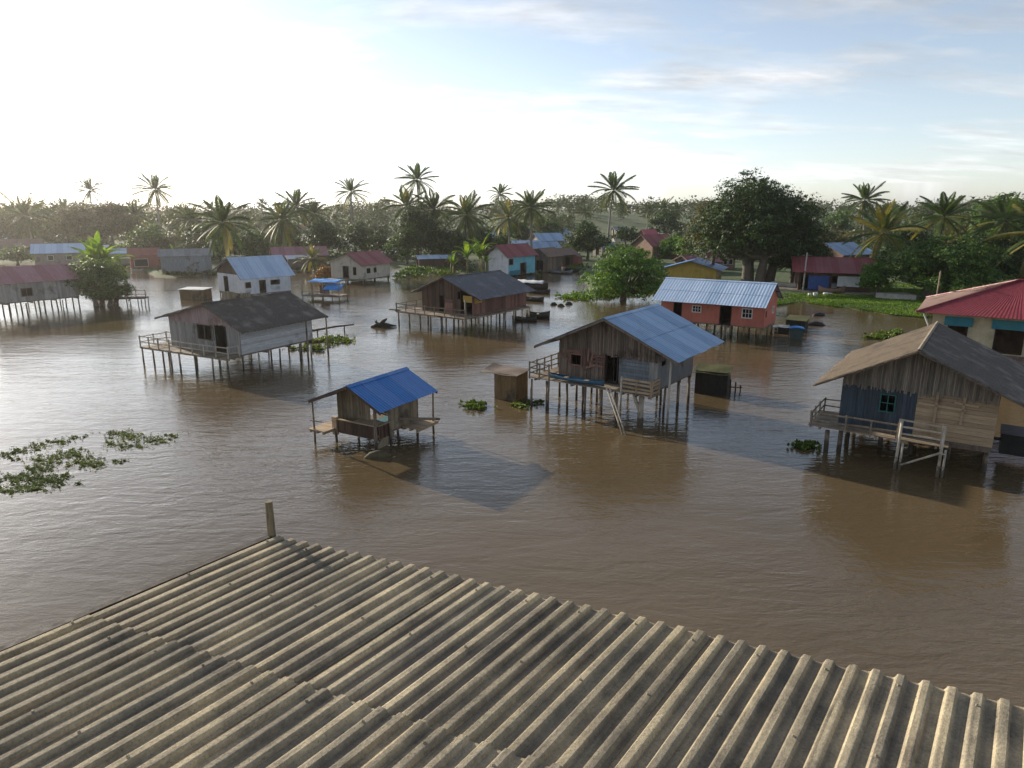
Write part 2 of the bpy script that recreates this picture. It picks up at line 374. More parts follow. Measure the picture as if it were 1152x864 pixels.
def slab(mb, G, th):
    """G grid [i][j] of top points; makes a closed slab of thickness th (downwards along its normal)"""
    ni = len(G); nj = len(G[0]); n0 = (G[-1][0]-G[0][0]).cross(G[0][-1]-G[0][0]).normalized()
    if n0.z < 0: n0 = -n0
    base = len(mb.v)
    for i in range(ni):
        for j in range(nj): mb.v.append(tuple(G[i][j]))
    for i in range(ni):
        for j in range(nj): mb.v.append(tuple(G[i][j]-n0*th))
    o = ni*nj
    for i in range(ni-1):
        for j in range(nj-1):
            a = base+i*nj+j
            mb.f.append((a, a+1, a+nj+1, a+nj)); mb.f.append((a+o, a+nj+o, a+nj+1+o, a+1+o))
    for j in range(nj-1):
        a = base+j; mb.f.append((a, a+o, a+1+o, a+1)); a = base+(ni-1)*nj+j; mb.f.append((a, a+1, a+1+o, a+o))
    for i in range(ni-1):
        a = base+i*nj; mb.f.append((a, a+nj, a+nj+o, a+o)); a = base+i*nj+nj-1; mb.f.append((a, a+o, a+nj+o, a+nj))
def roof_slope(mb, r0, r1, e1, e0, kind='tin', pitch=.22, amp=.018, seed=0):
    """ridge r0->r1, eave e0->e1"""
    r0, r1, e0, e1 = map(Vector, (r0, r1, e0, e1))
    n0 = (r1-r0).cross(e0-r0).normalized()
    if n0.z < 0: n0 = -n0
    Lr = (r1-r0).length; Ld = (e0-r0).length
    if kind == 'tin':
        ns = max(8, int(Lr/pitch)*4); nr = max(1, round(Ld/1.8))
        # overlapping rows of sheets with slightly different lie
        for k in range(nr):
            t0 = k/nr; t1 = min(1, (k+1)/nr+(.03 if k < nr-1 else 0))
            G = []
            for i in range(ns+1):
                s = i/ns; row = []
                sheet = int(s*Lr/.9); rs = random.Random(seed*97+k*31+sheet)
                off = rs.uniform(0, .008); tend = rs.uniform(-.006, .010) if k == nr-1 else 0
                for t in (t0, (t0+t1)/2, t1):
                    tt = t+(tend if t == t1 else 0)
                    p = r0.lerp(r1, s).lerp(e0.lerp(e1, s), tt)
                    w = math.cos(2*math.pi*s*Lr/pitch)
                    row.append(p+n0*(amp*w+off+(nr-k)*.012*(1 if t > t0 else .6)))
                G.append(row)
            slab(mb, G, .006)
    else:
        ns = max(10, int(Lr/.14)); nt_ = max(8, int(Ld/.14)); G = []
        for i in range(ns+1):
            s = i/ns; row = []; rag = (random.uniform(-.02, .035) if kind == 'thatch' else random.uniform(-.006, .008))
            for j in range(nt_+1):
                t = j/nt_; tt = t*(1+rag) if j == nt_ else t
                p = r0.lerp(r1, s).lerp(e0.lerp(e1, s), tt)
                q = Vector((s*Lr*1.7, t*Ld*1.7, seed*5.3))
                d = mnoise.noise(q)*.035+mnoise.noise(q*3.1)*.018
                if kind == 'fibre':
                    d = mnoise.noise(q*.6)*.03+.018*math.cos(2*math.pi*s*Lr/.28)-.012*((t*Ld/1.1) % 1)
                else: d += -.02*((t*Ld/.45) % 1)
                row.append(p+n0*d)
            G.append(row)
        slab(mb, G, .07 if kind == 'thatch' else .02)

def frame(parent, f, o, mat, name='window_frame', w=.05, bars=(0, 0), pane=None):
    """frame round opening o with (nu, nz) glazing bars, proud of the wall"""
    a, b, z0, z1 = o; mb = MB(); y0, y1 = -.045, .05
    def bx(u0, u1, s0, s1, v0=y0, v1=y1):
        mb.hexa([f(u0, v0, s0), f(u1, v0, s0), f(u1, v1, s0), f(u0, v1, s0), f(u0, v0, s1), f(u1, v0, s1), f(u1, v1, s1), f(u0, v1, s1)])
    bx(a-w, a+.003, z0-w, z1+w); bx(b-.003, b+w, z0-w, z1+w); bx(a+.003, b-.003, z1-.003, z1+w); bx(a+.003, b-.003, z0-w, z0+.003)
    for k in range(bars[0]):
        u = a+(b-a)*(k+1)/(bars[0]+1); bx(u-.02, u+.02, z0, z1, -.02, .02)
    for k in range(bars[1]):
        z = z0+(z1-z0)*(k+1)/(bars[1]+1); bx(a, b, z-.018, z+.018, -.016, .024)
    return mb.build(name, mat, parent)

def door_leaf(parent, f, o, mat, ang=1.9):
    """open door leaf hinged at the left jamb, swung inward"""
    a, b, z0, z1 = o; w = (b-a)*.97; mb = MB()
    c, s = math.cos(ang), math.sin(ang)
    def g(u, v, z): return f(a+.02+u*c-v*s, .06+u*s+v*c, z)
    mb.hexa([g(0,0,z0+.02), g(w,0,z0+.02), g(w,.04,z0+.02), g(0,.04,z0+.02), g(0,0,z1-.02), g(w,0,z1-.02), g(w,.04,z1-.02), g(0,.04,z1-.02)])
    return mb.build('door', mat, parent)

def stilt(parent, x, y, ztop, r=.07, mat=None, lean=.05, zb=-1.1):
    mb = MB(); a = Vector((x+rj(lean), y+rj(lean), zb)); b = Vector((x, y, ztop)); mid = a.lerp(b, .5)+Vector((rj(.025), rj(.025), 0))
    mb.tube([a, mid, b], [r*1.12, r, r*.92], 8)
    return mb.build('stilt', mat or W_POLE, parent, True)

def deck(parent, x0, x1, y0, y1, z, mat=None, along='y', bw=.14, name='deck'):
    mb = MB(); mat = mat or W_DECK
    if along == 'y':
        x = x0
        while x < x1-.02:
            w = min(bw*(1+rj(.15)), x1-x); mb.box(x+.004, x+w-.004, y0-abs(rj(.05)), y1+rj(.0), z-.035+rj(.004), z+rj(.005)); x += w
    else:
        y = y0
        while y < y1-.02:
            w = min(bw*(1+rj(.15)), y1-y); mb.box(x0-abs(rj(.08)), x1, y+.004, y+w-.004, z-.035+rj(.004), z+rj(.005)); y += w
    for t in (.08, .5, .92):
        if along == 'y': mb.box(x0, x1, y0+(y1-y0)*t-.04, y0+(y1-y0)*t+.04, z-.14, z-.041)
        else: mb.box(x0+(x1-x0)*t-.04, x0+(x1-x0)*t+.04, y0, y1, z-.14, z-.041)
    return mb.build(name, mat, parent)

def railing(parent, pts, z, h=.75, rails=2, mat=None, step=.9, r=.028, wide=False):
    mb = MB(); mat = mat or W_DECK
    for a, b in zip(pts[:-1], pts[1:]):
        a = Vector((*a, z)); b = Vector((*b, z)); n = max(1, round((b-a).length/step))
        for k in range(n+1):
            p = a.lerp(b, k/n); mb.beam(p+Vector((0,0,-.1)), p+Vector((rj(.03), rj(.03), h+rj(.04))), r*2.2, r*2.2)
        for q in range(rails):
            zz = h*(q+1)/rails-.05
            mb.beam(a+Vector((0,0,zz+rj(.03))), b+Vector((0,0,zz+rj(.03))), r*1.3, (.10 if wide else r*2), )
    return mb.build('railing', mat, parent)

HOUSES = []
def gable_house(name, label, cat, spec, group=None):
    """spec: fitted geometry; returns root and face mappers"""
    x, y, th, w, Ln, zf, rx, zr, zel, zer, ol, orr, of, ob = spec['fit']
    root = empty(name, (x, y, spec.get('z', 0)), R(th), label, cat, group)
    kind = spec.get('kind', 'tin'); pitch = spec.get('pitch', .22); amp = spec.get('amp', .010); HOUSES.append((x, y, max(w, Ln*.6)+2))
    mb = MB(); mb.box(rx-.04, rx+.04, .3, Ln-.3, zf, zr-.15); mb.build('inner_blocker', DARKIN, root) if name != 'stilt_hut' else None  # added dark sheet inside: blocks see-through openings, interior shade put into its colour
    rl, rr = spec['roof']; sag = spec.get('sag', 0)
    # the roof planes at the wall line
    def top(u):
        if u < rx: t = (u-rx)/(-w-ol-rx); return zr+(zel-zr)*t-.03
        t = (u-rx)/(w+orr-rx); return zr+(zer-zr)*t-.03
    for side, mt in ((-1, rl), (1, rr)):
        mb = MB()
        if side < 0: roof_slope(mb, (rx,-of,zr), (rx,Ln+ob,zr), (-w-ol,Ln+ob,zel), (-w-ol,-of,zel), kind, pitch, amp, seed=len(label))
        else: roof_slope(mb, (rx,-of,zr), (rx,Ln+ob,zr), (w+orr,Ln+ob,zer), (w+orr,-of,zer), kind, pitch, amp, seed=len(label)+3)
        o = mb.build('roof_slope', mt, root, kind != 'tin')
        if rl is not rr: o['label'] = spec['slope_labels'][0 if side < 0 else 1]
    mb = MB(); cw = .16 if kind == 'tin' else .07
    sl = (zr-zel)/(w+ol+rx); sr = (zr-zer)/(w+orr-rx)
    for s, k in ((-1, sl), (1, sr)):
        mb.hexa([(rx, -of-.02, zr+.035), (rx+s*cw, -of-.02, zr+.035-cw*k), (rx+s*cw, Ln+ob+.02, zr+.035-cw*k), (rx, Ln+ob+.02, zr+.035),
                 (rx, -of-.02, zr+.06), (rx+s*cw, -of-.02, zr+.06-cw*k), (rx+s*cw, Ln+ob+.02, zr+.06-cw*k), (rx, Ln+ob+.02, zr+.06)])
    mb.build('ridge_cap', spec.get('cap', rr), root)
    # barge boards and purlins
    mb = MB()
    for yy in (-of+.03, Ln+ob-.03):
        for ex, ez in ((-w-ol, zel), (w+orr, zer)):
            mb.beam((rx, yy, zr-.06), (ex, yy, ez-.06), .035, .11)
    for t in (.12, .5, .9):
        for ex, ez in ((-w-ol, zel), (w+orr, zer)):
            mb.beam((rx+(ex-rx)*t, -of+.05, zr+(ez-zr)*t-.07), (rx+(ex-rx)*t, Ln+ob-.05, zr+(ez-zr)*t-.07), .05, .06)
    mb.build('rafters', spec.get('trim', W_OLD), root)
    T = .04
    fm = {'front': lambda u, v, z: (u, v, z), 'back': lambda u, v, z: (u, Ln-v, z),
          'left': lambda u, v, z: (-w+v, u, z), 'right': lambda u, v, z: (w-v, u, z)}
    rng_ = {'front': (-w, w), 'back': (-w, w), 'left': (T+.005, Ln-T-.005), 'right': (T+.005, Ln-T-.005)}
    for side in ('front', 'back', 'left', 'right'):
        wl = spec['walls'].get(side, spec['walls'].get('all'))
        if wl is None: continue
        f = fm[side]; u0, u1 = rng_[side]
        if side in ('front', 'back'): tp = top; br = (rx,)
        elif side == 'left': tp = lambda u: top(-w)-.02; br = ()
        else: tp = lambda u: top(w)-.02; br = ()
        for seg in (wl if isinstance(wl, list) else [wl]):
            mt = seg['m']; a = seg.get('u0', u0); b_ = seg.get('u1', u1); ops = seg.get('ops', ())
            zb = seg.get('z0', zf); zt = seg.get('z1', None)
            tp2 = (lambda u, tp=tp, zt=zt: min(tp(u), zt)) if zt is not None else tp
            mb = MB(); pw = seg.get('pw', .16)
            g = f if not seg.get('off') else (lambda u, v, z, f=f, o=seg['off']: f(u, v-o, z))
            if seg.get('dir') == 'h': hwall(mb, g, a, b_, zb, zt if zt is not None else min(tp(a), tp(b_)), pw, ops, jit=seg.get('jit', .006), lap=seg.get('lap', 0))
            else:
                brk = list(br)
                if zt is not None and side in ('front', 'back') : brk += [a+(b_-a)*k/8 for k in range(1, 8)]
                vwall(mb, g, a, b_, zb, tp2, pw, ops, jit=seg.get('jit', .006), gap=seg.get('gap', .004), breaks=brk, ragged=seg.get('ragged', 0))
            o = mb.build(seg.get('name', 'wall'), mt, root)
            if seg.get('label'): o['label'] = seg['label']
            for op in seg.get('win', ()): frame(root, g, op[:4], op[4], 'window_frame', op[5] if len(op) > 5 else .05, op[6] if len(op) > 6 else (0, 0))
            for op in seg.get('doors', ()): door_leaf(frame(root, g, op[:4], op[4], 'door_frame', .05), g, op[:4], DARKIN)
    mb = MB(); mb.box(-w+.01, w-.01, .01, Ln-.01, zf-.1, zf-.003); 
    for k in range(4):
        yy = .1+(Ln-.2)*k/3; mb.box(-w+.02, w-.02, yy-.05, yy+.05, zf-.24, zf-.1)
    mb.build('floor', W_OLD, root)
    return root, top, fm

def stilts(root, xs, ys, z, r=.07, mat=None):
    for x in xs:
        for y in ys: stilt(root, x+rj(.08), y+rj(.08), z, r*(1+rj(.2)), mat)

# ================================================================== HOUSES
# A: centre wooden house, sky blue tin roof
A = dict(fit=(4.69,33.52,R(-35.8)*180/math.pi,2.77,4.36,1.65,.25,4.95,3.16,3.29,.97,1.31,.93,.90), roof=(RB_SKY, RB_SKY), pitch=.24,
  walls=dict(
   front=[dict(m=W_OLD, pw=.11, jit=.02, u1=.62, z1=3.32, gap=.012, ops=[(-2.05,-1.45,2.3,2.8), (-.02,.60,1.65,3.02)], win=[(-2.05,-1.45,2.3,2.8,W_RED,.07)], doors=[(-.02,.60,1.65,3.02,DARKIN)]),
          dict(m=GR_TIN, pw=.16, dir='h', u0=.68, u1=2.3, z0=1.65, z1=3.0, lap=.01, label='blue grey board panel beside the dark doorway'),
          dict(m=W_GREY, pw=.12, u0=2.3, u1=2.77, z0=1.65, z1=3.3),
          dict(m=W_OLD, pw=.10, u0=-2.72, u1=2.72, z0=3.0, off=.045, jit=.015, ragged=.10, gap=.012, name='gable_wall')],
   right=dict(m=GR_TIN, pw=.3, ops=[(.35,.8,2.72,2.95)]),
   left=dict(m=W_OLD, pw=.14, jit=.02), back=dict(m=W_OLD, pw=.16)))
rA, topA, fA = gable_house('stilt_house', 'grey-brown plank stilt house with sky blue tin roof and a ladder pole, mid picture', 'house', A)
mb = MB()  # scrap boards nailed over the front wall
for (u, z, l, a) in [(-1.9,3.0,.9,.1),(-1.75,2.95,.6,-.15),(-1.0,2.9,.7,1.5),(-.8,2.75,.6,1.35),(-.55,2.6,.8,.08),(-.55,2.4,.75,-.05),(-.9,2.3,.6,.35),(-.35,2.9,.6,.05),(-1.2,2.6,1.1,1.6),(-.12,2.5,1.0,1.57),(-.5,2.78,.65,-.2),(-2.3,2.85,.5,.2),(-2.4,2.6,.5,-.3)]:
    d = Vector((math.cos(a), 0, math.sin(a)))*l/2; c = Vector((u, -.055-random.random()*.02, z))
    mb.beam(c-d, c+d, .02, .11, (0,0,1) if abs(a) < 1 else (1,0,0))
o = mb.build('patch_boards', W_RED, rA); o['label'] = 'reddish scrap boards nailed around the small window'
deck(rA, -3.85, 1.3, -1.25, -.03, 1.60, along='x'); deck(rA, 1.3, 2.95, -1.05, -.03, 1.55, along='x')
deck(rA, -3.85, -2.82, -.02, 1.6, 1.60, along='x')
railing(rA, [(-2.9,1.6), (-3.8,1.6), (-3.8,-1.2), (-2.6,-1.2)], 1.6, .8, 3, W_DECK, .8)
railing(rA, [(1.35,-1.0), (2.9,-1.0), (2.9,-.1)], 1.5, .75, 4, W_TAN, .8, wide=True)
for x, y in [(-3.7,-1.15),(-2.8,-1.1),(-2.65,-1.15),(-1.9,-.6),(-1.3,.0),(-.7,-.8),(0,-.4),(1.2,-1.1),(-3.6,1.4),(-2.5,1.4),(-1.4,1.6),(0,1.7),(1.3,1.6),(2.5,1.6),(-2.5,3.0),(-1,3.1),(.4,3.2),(1.6,3.1),(2.6,3.0),(-2.6,4.25),(-.8,4.25),(.9,4.25),(2.65,4.3)]:
    stilt(rA, x, y, 1.48, .065 if x < 2.6 else .08)
mb = MB(); mb.tube([(3.65,-.75,-1.1), (3.62,-.62,1.), (3.55,-.45,3.26)], [.06,.055,.05], 8)
o = mb.build('prop_post', W_LIGHT, rA, True); o['label'] = 'tall pale post holding up the right eave'
mb = MB(); mb.tube([(1.75,-2.05,-1.1), (1.6,-1.6,.6), (1.5,-1.25,2.35)], [.045,.042,.04], 7); mb.build('prop_post', W_LIGHT, rA, True)
mb = MB(); mb.tube([(2.25,-.6,-1.), (2.2,-.55,.7), (2.25,-.55,1.45)], [.19,.15,.13], 8); mb.tube([(2.2,-.56,.6), (1.95,-.6,1.1), (1.85,-.6,1.45)], [.1,.09,.08], 7)
mb.build('stump_prop', W_LIGHT, rA, True)
mb = MB()
for s in (0, .16): mb.tube([(.75+s,-1.35,1.75), (2.6+s,-2.75,-.4)], .04, 6)
tag(mb.build('leaning_pole', W_LIGHT), 'pair of pale poles leaning steeply from the middle house deck into water', 'poles').matrix_world = Matrix.LocRotScale(rA.location, rA.rotation_euler, None)
def hull(mb, L_, W_, H_, n=14, th=.03):
    """open boat hull along x"""
    G = []
    for i in range(n+1):
        t = i/n*2-1; w_ = W_/2*(1-abs(t)**2.6)+.02; sh = H_*(.75+.45*t*t); row = []
        for a in range(9):
            ph = math.pi*a/8; row.append(Vector((t*L_/2*(1+.04*abs(math.cos(ph))), -w_*math.cos(ph)*(1 if a not in (0, 8) else 1.03), sh-(sh)*math.sin(ph)**.6)))
        G.append(row)
    base = len(mb.v)
    for k, s in ((0, 1), (1, .9)):
        for row in G:
            for p in row: mb.v.append((p.x*(1 if k == 0 else .98), p.y*s, p.z+(0 if k == 0 else th*(.0 if p.z > H_*.74 else 1))))
    m_ = (n+1)*9
    for i in range(n):
        for a in range(8):
            q = base+i*9+a; mb.f.append((q, q+9, q+10, q+1)); mb.f.append((q+m_, q+1+m_, q+10+m_, q+9+m_))
        for a in (0, 8):
            q = base+i*9+a; mb.f.append((q, q+m_, q+9+m_, q+9))
def boat(name, label, loc, rz, L_, W_, H_, mat, seats=2, sheet=None, parent=None, cat='boat', group=None):
    root = empty(name, loc, rz, label, cat, group)
    mb = MB(); hull(mb, L_, W_, H_); mb.build('hull', mat, root, True)
    for k in range(seats):
        x = (-.5+(k+.5)/seats)*L_*.75; mb = MB(); mb.box(x-.11, x+.11, -W_*.42, W_*.42, H_*.62, H_*.67); mb.build('thwart', W_DECK, root)
    if sheet:
        mb = MB(); G = []
        for i in range(13):
            row = []
            for j in range(9):
                u = i/12*2-1; v = j/8*2-1; row.append(Vector((u*L_*.42, v*W_*.46*(1-.3*abs(u)**3), H_*1.05+.28*(1-v*v)+.04*math.sin(u*9+v*4))))
            G.append(row)
        slab(mb, G, .02); mb.build('cover_sheet', sheet, root, True)
    return root
c, s = math.cos(rA.rotation_euler.z), math.sin(rA.rotation_euler.z)
def at(root, x, y, z=0): return root.matrix_basis @ Vector((x, y, z))
boat('canoe', 'narrow blue canoe stored on the deck edge of the middle plank house', at(rA, -1.15, -1.0, 1.66), rA.rotation_euler.z, 3.1, .42, .24, BOATB, 2)
# water tanks / sheds beside A
def shed_box(name, label, cat, loc, rz, w, d, h, wall, lid, lidmat, flap=0, posts=True, group=None):
    root = empty(name, loc, rz, label, cat, group); mb = MB(); z0 = -.35
    for (a, b_, f) in ((-w/2, w/2, lambda u, v, z: (u, -d/2+v, z)), (-w/2, w/2, lambda u, v, z: (u, d/2-v, z)), (-d/2+.04, d/2-.04, lambda u, v, z: (-w/2+v, u, z)), (-d/2+.04, d/2-.04, lambda u, v, z: (w/2-v, u, z))):
        vwall(mb, f, a, b_, z0, lambda u: h, .2, jit=.012, gap=.003)
    mb.build('side_panel', wall, root)
    mb = MB(); G = []
    for i in range(9):
        row = []
        for j in range(7):
            u = i/8; v = j/6; row.append(Vector((-w/2-.12-flap+(w+.24+flap)*u, -d/2-.12+(d+.24)*v, h+.04+lid*(v-.5)+.03*math.sin(u*7)*math.cos(v*5)+(.12 if (flap and u < .2) else 0)*(.2-u)*5*(v-.2))))
        G.append(row)
    slab(mb, G, .03); mb.build('lid', lidmat, root)
    if posts:
        for x in (-w/2+.06, w/2-.06):
            for y in (-d/2+.06, d/2-.06):
                mb = MB(); mb.tube([(x, y, -1.1), (x, y, h-.02)], .045, 6); mb.build('corner_post', W_POLE, root)
    return root
p = P(575, 447, 0)
shed_box('tank_shed', 'rusty brown box shed with warped lid, left of the middle plank house', 'shed', p, R(-30), 1.35, 1.3, 1.45, RUST, .12, W_OLD, .75)
p = P(801, 441, 0)
shed_box('tank_shed', 'black box shed with moss topped lid, behind right corner of the middle plank house', 'shed', p, R(-24), 1.75, 1.3, 1.3, BLACKP, .25, MOSSTOP, 0)
mb = MB()
for i, (dx, h) in enumerate([(0,.55),(.22,.75),(.5,.6),(.75,.4)]): mb.tube([(dx, rj(.2), -1), (dx+rj(.05), rj(.2), h)], .04, 6)
mb.beam((-.1,0,.3), (.9,.05,.25), .05, .05)
o = mb.build('mooring_stakes', DARKIN); o.location = P(817, 441, 0); tag(o, 'short dark mooring stakes beside the moss topped black shed', 'stakes')
mb = MB(); mb.tube([(0,0,-1), (.03,0,.55)], [.05,.045], 7); o = mb.build('stake', W_LIGHT); o.location = P(737, 483, 0); tag(o, 'lone pale stake standing in the water below the middle plank house', 'stake')

# B: right house
B = dict(fit=(16.08,26.54,-35.1,2.72,6.22,1.17,-.06,4.82,3.0,3.09,.88,1.03,1.08,.85), roof=(R_STRAW, R_DARK), kind='thatch', cap=W_DECK,  # light put into the colours: left slope as sunlit, right slope as shaded
  slope_labels=('thatch slope with sunlit straw tone in its colour', 'thatch slope with shade put into its colour'),
  walls=dict(front=[dict(m=SL_BLUE, pw=.13, jit=.015, u1=.05, z1=3.1, ops=[(-1.22,-.72,2.0,2.68)], win=[(-1.22,-.72,2.0,2.68,TEALTR,.05,(1,1))], label='slate blue left half of the front wall'),
                    dict(m=W_TAN, pw=.17, dir='h', u0=.05, u1=2.72, z1=3.1, lap=.012, off=.04, label='pale tan board half of the front wall'),
                    dict(m=FRINGE, pw=.055, u0=-2.7, u1=2.7, z0=2.98, off=.07, jit=.03, ragged=.22, gap=.006, name='gable_wall')],
             right=dict(m=W_GREY, pw=.2), left=dict(m=SL_BLUE, pw=.16), back=dict(m=W_OLD, pw=.16)))
rB, topB, fB = gable_house('stilt_house', 'slate blue and tan board stilt house under a big thatched roof, far right', 'house', B)
mb = MB()
for a, b_ in [((.72,-.09,3.1),(.72,-.09,1.3)), ((1.62,-.09,3.0),(1.6,-.09,1.9)), ((.1,-.09,2.55),(1.7,-.09,2.5)), ((1.3,-.09,2.75),(2.1,-.09,2.7))]: mb.beam(a, b_, .09, .02, (0,1,0))
mb.build('nailed_batten', W_TAN, rB)
deck(rB, -3.7, 1.35, -.75, -.05, 1.12, along='x'); deck(rB, -3.7, -2.76, -.04, 1.9, 1.12, along='x')
railing(rB, [(-2.85,1.85), (-3.65,1.85), (-3.65,-.7), (-2.3,-.7), (-.45,-.7)], 1.12, .62, 2, W_DECK, .95)
railing(rB, [(-.4,-.75), (1.1,-.75)], 1.12, .85, 3, W_LIGHT, 1.5, .032)
for x, y in [(-3.0,-.5),(-2.55,.0),(-2.5,1.6),(-2.5,3.2),(-1.2,1.4),(0,1.2),(1.3,1.4),(2.6,.6),(2.6,2.4),(2.6,4.2),(2.6,6),(0,3),(-1.2,4.5),(1.2,4.5),(-2.5,6),(0,6)]:
    stilt(rB, x, y, .93, .10)
mb = MB()
for x in (-.3, 1.15):
    mb.tube([(x,-1.35,-1.1), (x,-.9,1.2), (x,-.75,1.95)], [.06,.055,.05], 7)
    mb.tube([(x+.16,-1.3,-1.1), (x+.14,-.9,1.05)], [.05,.045], 7)
mb.tube([(-.15,-1.2,.2), (1.2,-1.05,.98)], .045, 6)
for k in range(3): mb.tube([(1.15,-1.3+.12*k,-.1+.5*k), (1.3,-1.25+.12*k,-.1+.5*k)], .03, 6)
o = mb.build('landing_frame', W_LIGHT, rB, True); o['label'] = 'pale pole landing frame with diagonal brace'
mb = MB(); mb.box(3.0,4.0,1.9,3.4,.45,1.25); mb.box(2.7,3.0,2.2,2.3,.9,1.0); mb.box(2.95,4.05,1.85,3.45,1.25,1.29)
mb.build('side_bin', BLACKP, rB)['label'] = 'black box hung on the right wall'

# C: small open hut, deep blue roof
C = dict(fit=(-6.74,28.64,-29.6,1.17,2.91,.62,.27,2.84,1.91,1.95,.85,.85,.77,.33), roof=(RB_DEEP, RB_DEEP), pitch=.16, trim=W_DARK,
  walls=dict(left=dict(m=BAMBOO, pw=.07, u0=.1, u1=1.4), right=dict(m=BAMBOO, pw=.09, u0=.75, u1=2.85, ops=[(.75,.85,.6,.9)]),
             back=dict(m=BAMBOO, pw=.08, u0=-1.15, u1=.2)))
rC, topC, fC = gable_house('stilt_hut', 'small open bamboo hut under a deep blue tin roof on thin poles', 'hut', C)
mb = MB(); vwall(mb, lambda u, v, z: (u, .55+v, z), -1.13, .3, .66, lambda u: topC(u)-.02, .06, jit=.01, breaks=(.27,)); mb.build('wall', BAMBOO, rC)
mb = MB(); vwall(mb, lambda u, v, z: (u, -.04+v, z), -1.13, 1.12, .42, lambda u: 1.02, .11, jit=.012)
vwall(mb, lambda u, v, z: (1.17-v, u, z), .05, .75, .42, lambda u: 1.02, .11, jit=.012)
mb.build('parapet', W_DARK, rC)['label'] = 'dark board parapet around the front'
mb = MB(); mb.box(-1.2,1.2,-.12,.0,1.03,1.07); mb.box(1.1,1.25,.02,1.0,1.03,1.07); mb.box(-.3,.95,.1,.7,.98,1.02); mb.box(-1.35,-1.1,-.1,.05,.3,1.12)
mb.build('counter_board', W_TAN, rC)
mb = MB(); mb.box(.2,.95,1.0,1.8,.62,.9); mb.build('crate', P_TEAL, rC)
deck(rC, -2.1, -1.2, -.75, 1.3, .62, W_TAN, along='x'); deck(rC, 1.22, 2.15, 1.55, 3.1, .62, W_TAN, along='x')
mb = MB(); mb.beam((-2.05,-.7,1.0), (-1.25,-.7,1.05), .04, .04); mb.beam((-2.05,1.2,1.0), (-1.25,1.2,1.05), .04, .04); mb.beam((1.2,1.4,1.02), (2.75,2.35,.98), .08, .1); mb.build('railing', W_POLE, rC)
for (x, y, z, r) in [(-1.85,-.7,1.92,.045),(-1.15,-.1,.6,.06),(1.15,-.1,1.98,.075),(-1.1,2.75,1.98,.06),(1.15,2.8,2.0,.06),(1.1,1.4,.6,.06),(1.95,2.95,2.0,.05),(-1.85,2.9,1.95,.045),(.2,1.4,.6,.06),(-1.1,1.3,.6,.06),(1.2,.75,2.0,.05)]:
    stilt(rC, x, y, z, r, W_POLE)
mb = MB(); mb.beam((1.1,.05,-.15), (1.13,1.0,.62), .5, .05, (1,0,0)); mb.build('brace_board', BAMBOO, rC)
# log by the hut, bushy debris beneath
mb = MB(); mb.tube([(-.55,0,.0), (-.3,.02,.06), (0,0,.08), (.3,-.03,.06), (.55,0,0)], [.04,.17,.22,.18,.05], 10)
o = mb.build('sunken_log', ROCK, None, True); o.location = P(425, 514, 0); o.rotation_euler = (0,0,R(18)); tag(o, 'mossy log half sunk in front of the small blue roofed hut', 'log')

# D: left weathered white house, dark roof
D = dict(fit=(-19.73,43.7,-28.1,3.3,6.18,1.2,.58,4.26,3.05,2.71,.88,.76,.41,.87), roof=(R_DARK, R_DARK), kind='fibre',
  walls=dict(front=[dict(m=W_GREY, pw=.15, u1=3.25, z1=2.95, jit=.012, ops=[(-.55,.75,1.9,2.85),(1.15,2.05,1.25,2.9),(.9,1.0,1.9,2.85)], win=[(-.55,.75,1.9,2.85,W_OLD,.05,(1,0))], doors=[(1.15,2.05,1.25,2.9,DARKIN)]),
                    dict(m=PINKTIN, pw=.12, z0=2.9, u0=-3.25, u1=3.25, off=.045, jit=.006, name='gable_wall', label='faded pink tin gable')],
             right=dict(m=W_PALE, pw=.13, dir='h', lap=.012, jit=.01), left=dict(m=W_GREY, pw=.15), back=dict(m=W_GREY, pw=.15)))
rD, topD, fD = gable_house('stilt_house', 'silvery board stilt house with blackened roof and long front deck, left', 'house', D)
deck(rD, -5.1, 3.4, -1.1, -.06, 1.15, along='y', bw=.17)
railing(rD, [(-3.4,.9), (-5.05,.9), (-5.05,-1.05), (-3.2,-1.05), (3.35,-1.05), (3.35,-.2)], 1.15, .72, 2, W_LIGHT, 1.1)
deck(rD, -5.1, -3.36, -.05, .95, 1.15, along='y')
for x, y in [(-5.0,-1.0),(-3.9,-1.0),(-2.9,-1.0),(-2.3,-.9),(-1.3,-1.0),(.2,-1.0),(1.9,-1.05),(3.1,-.95),(-4.9,.8),(-1.8,.6),(.4,.6),(-3.1,1.6),(-1,1.8),(1.,2),(3.1,1.5),(3.2,3.2),(3.2,5.0),(3.15,6.1),(1.5,4),(-.5,4),(-3,4),(-3,6),(-1,6),(1.,6.1),(2.2,6.1)]:
    stilt(rD, x, y, 1.02, .06, W_POLE if random.random() < .6 else W_LIGHT)
for x, y in [(3.95,5.0),(3.95,6.9)]:
    stilt(rD, x, y, 2.72, .06)
mb = MB(); a = P(352,372,.75); b_ = P(398,365,.45); mb.tube([a, a.lerp(b_, .5)+Vector((0,0,.05)), b_], [.09,.08,.06], 7)
for q in (a.lerp(b_, .1), a.lerp(b_, .75)): mb.tube([(q.x, q.y, -1), (q.x, q.y, q.z)], .05, 6)
tag(mb.build('mooring_boom', W_DARK), 'dark horizontal pole reaching out over water behind the silvery board house', 'pole')

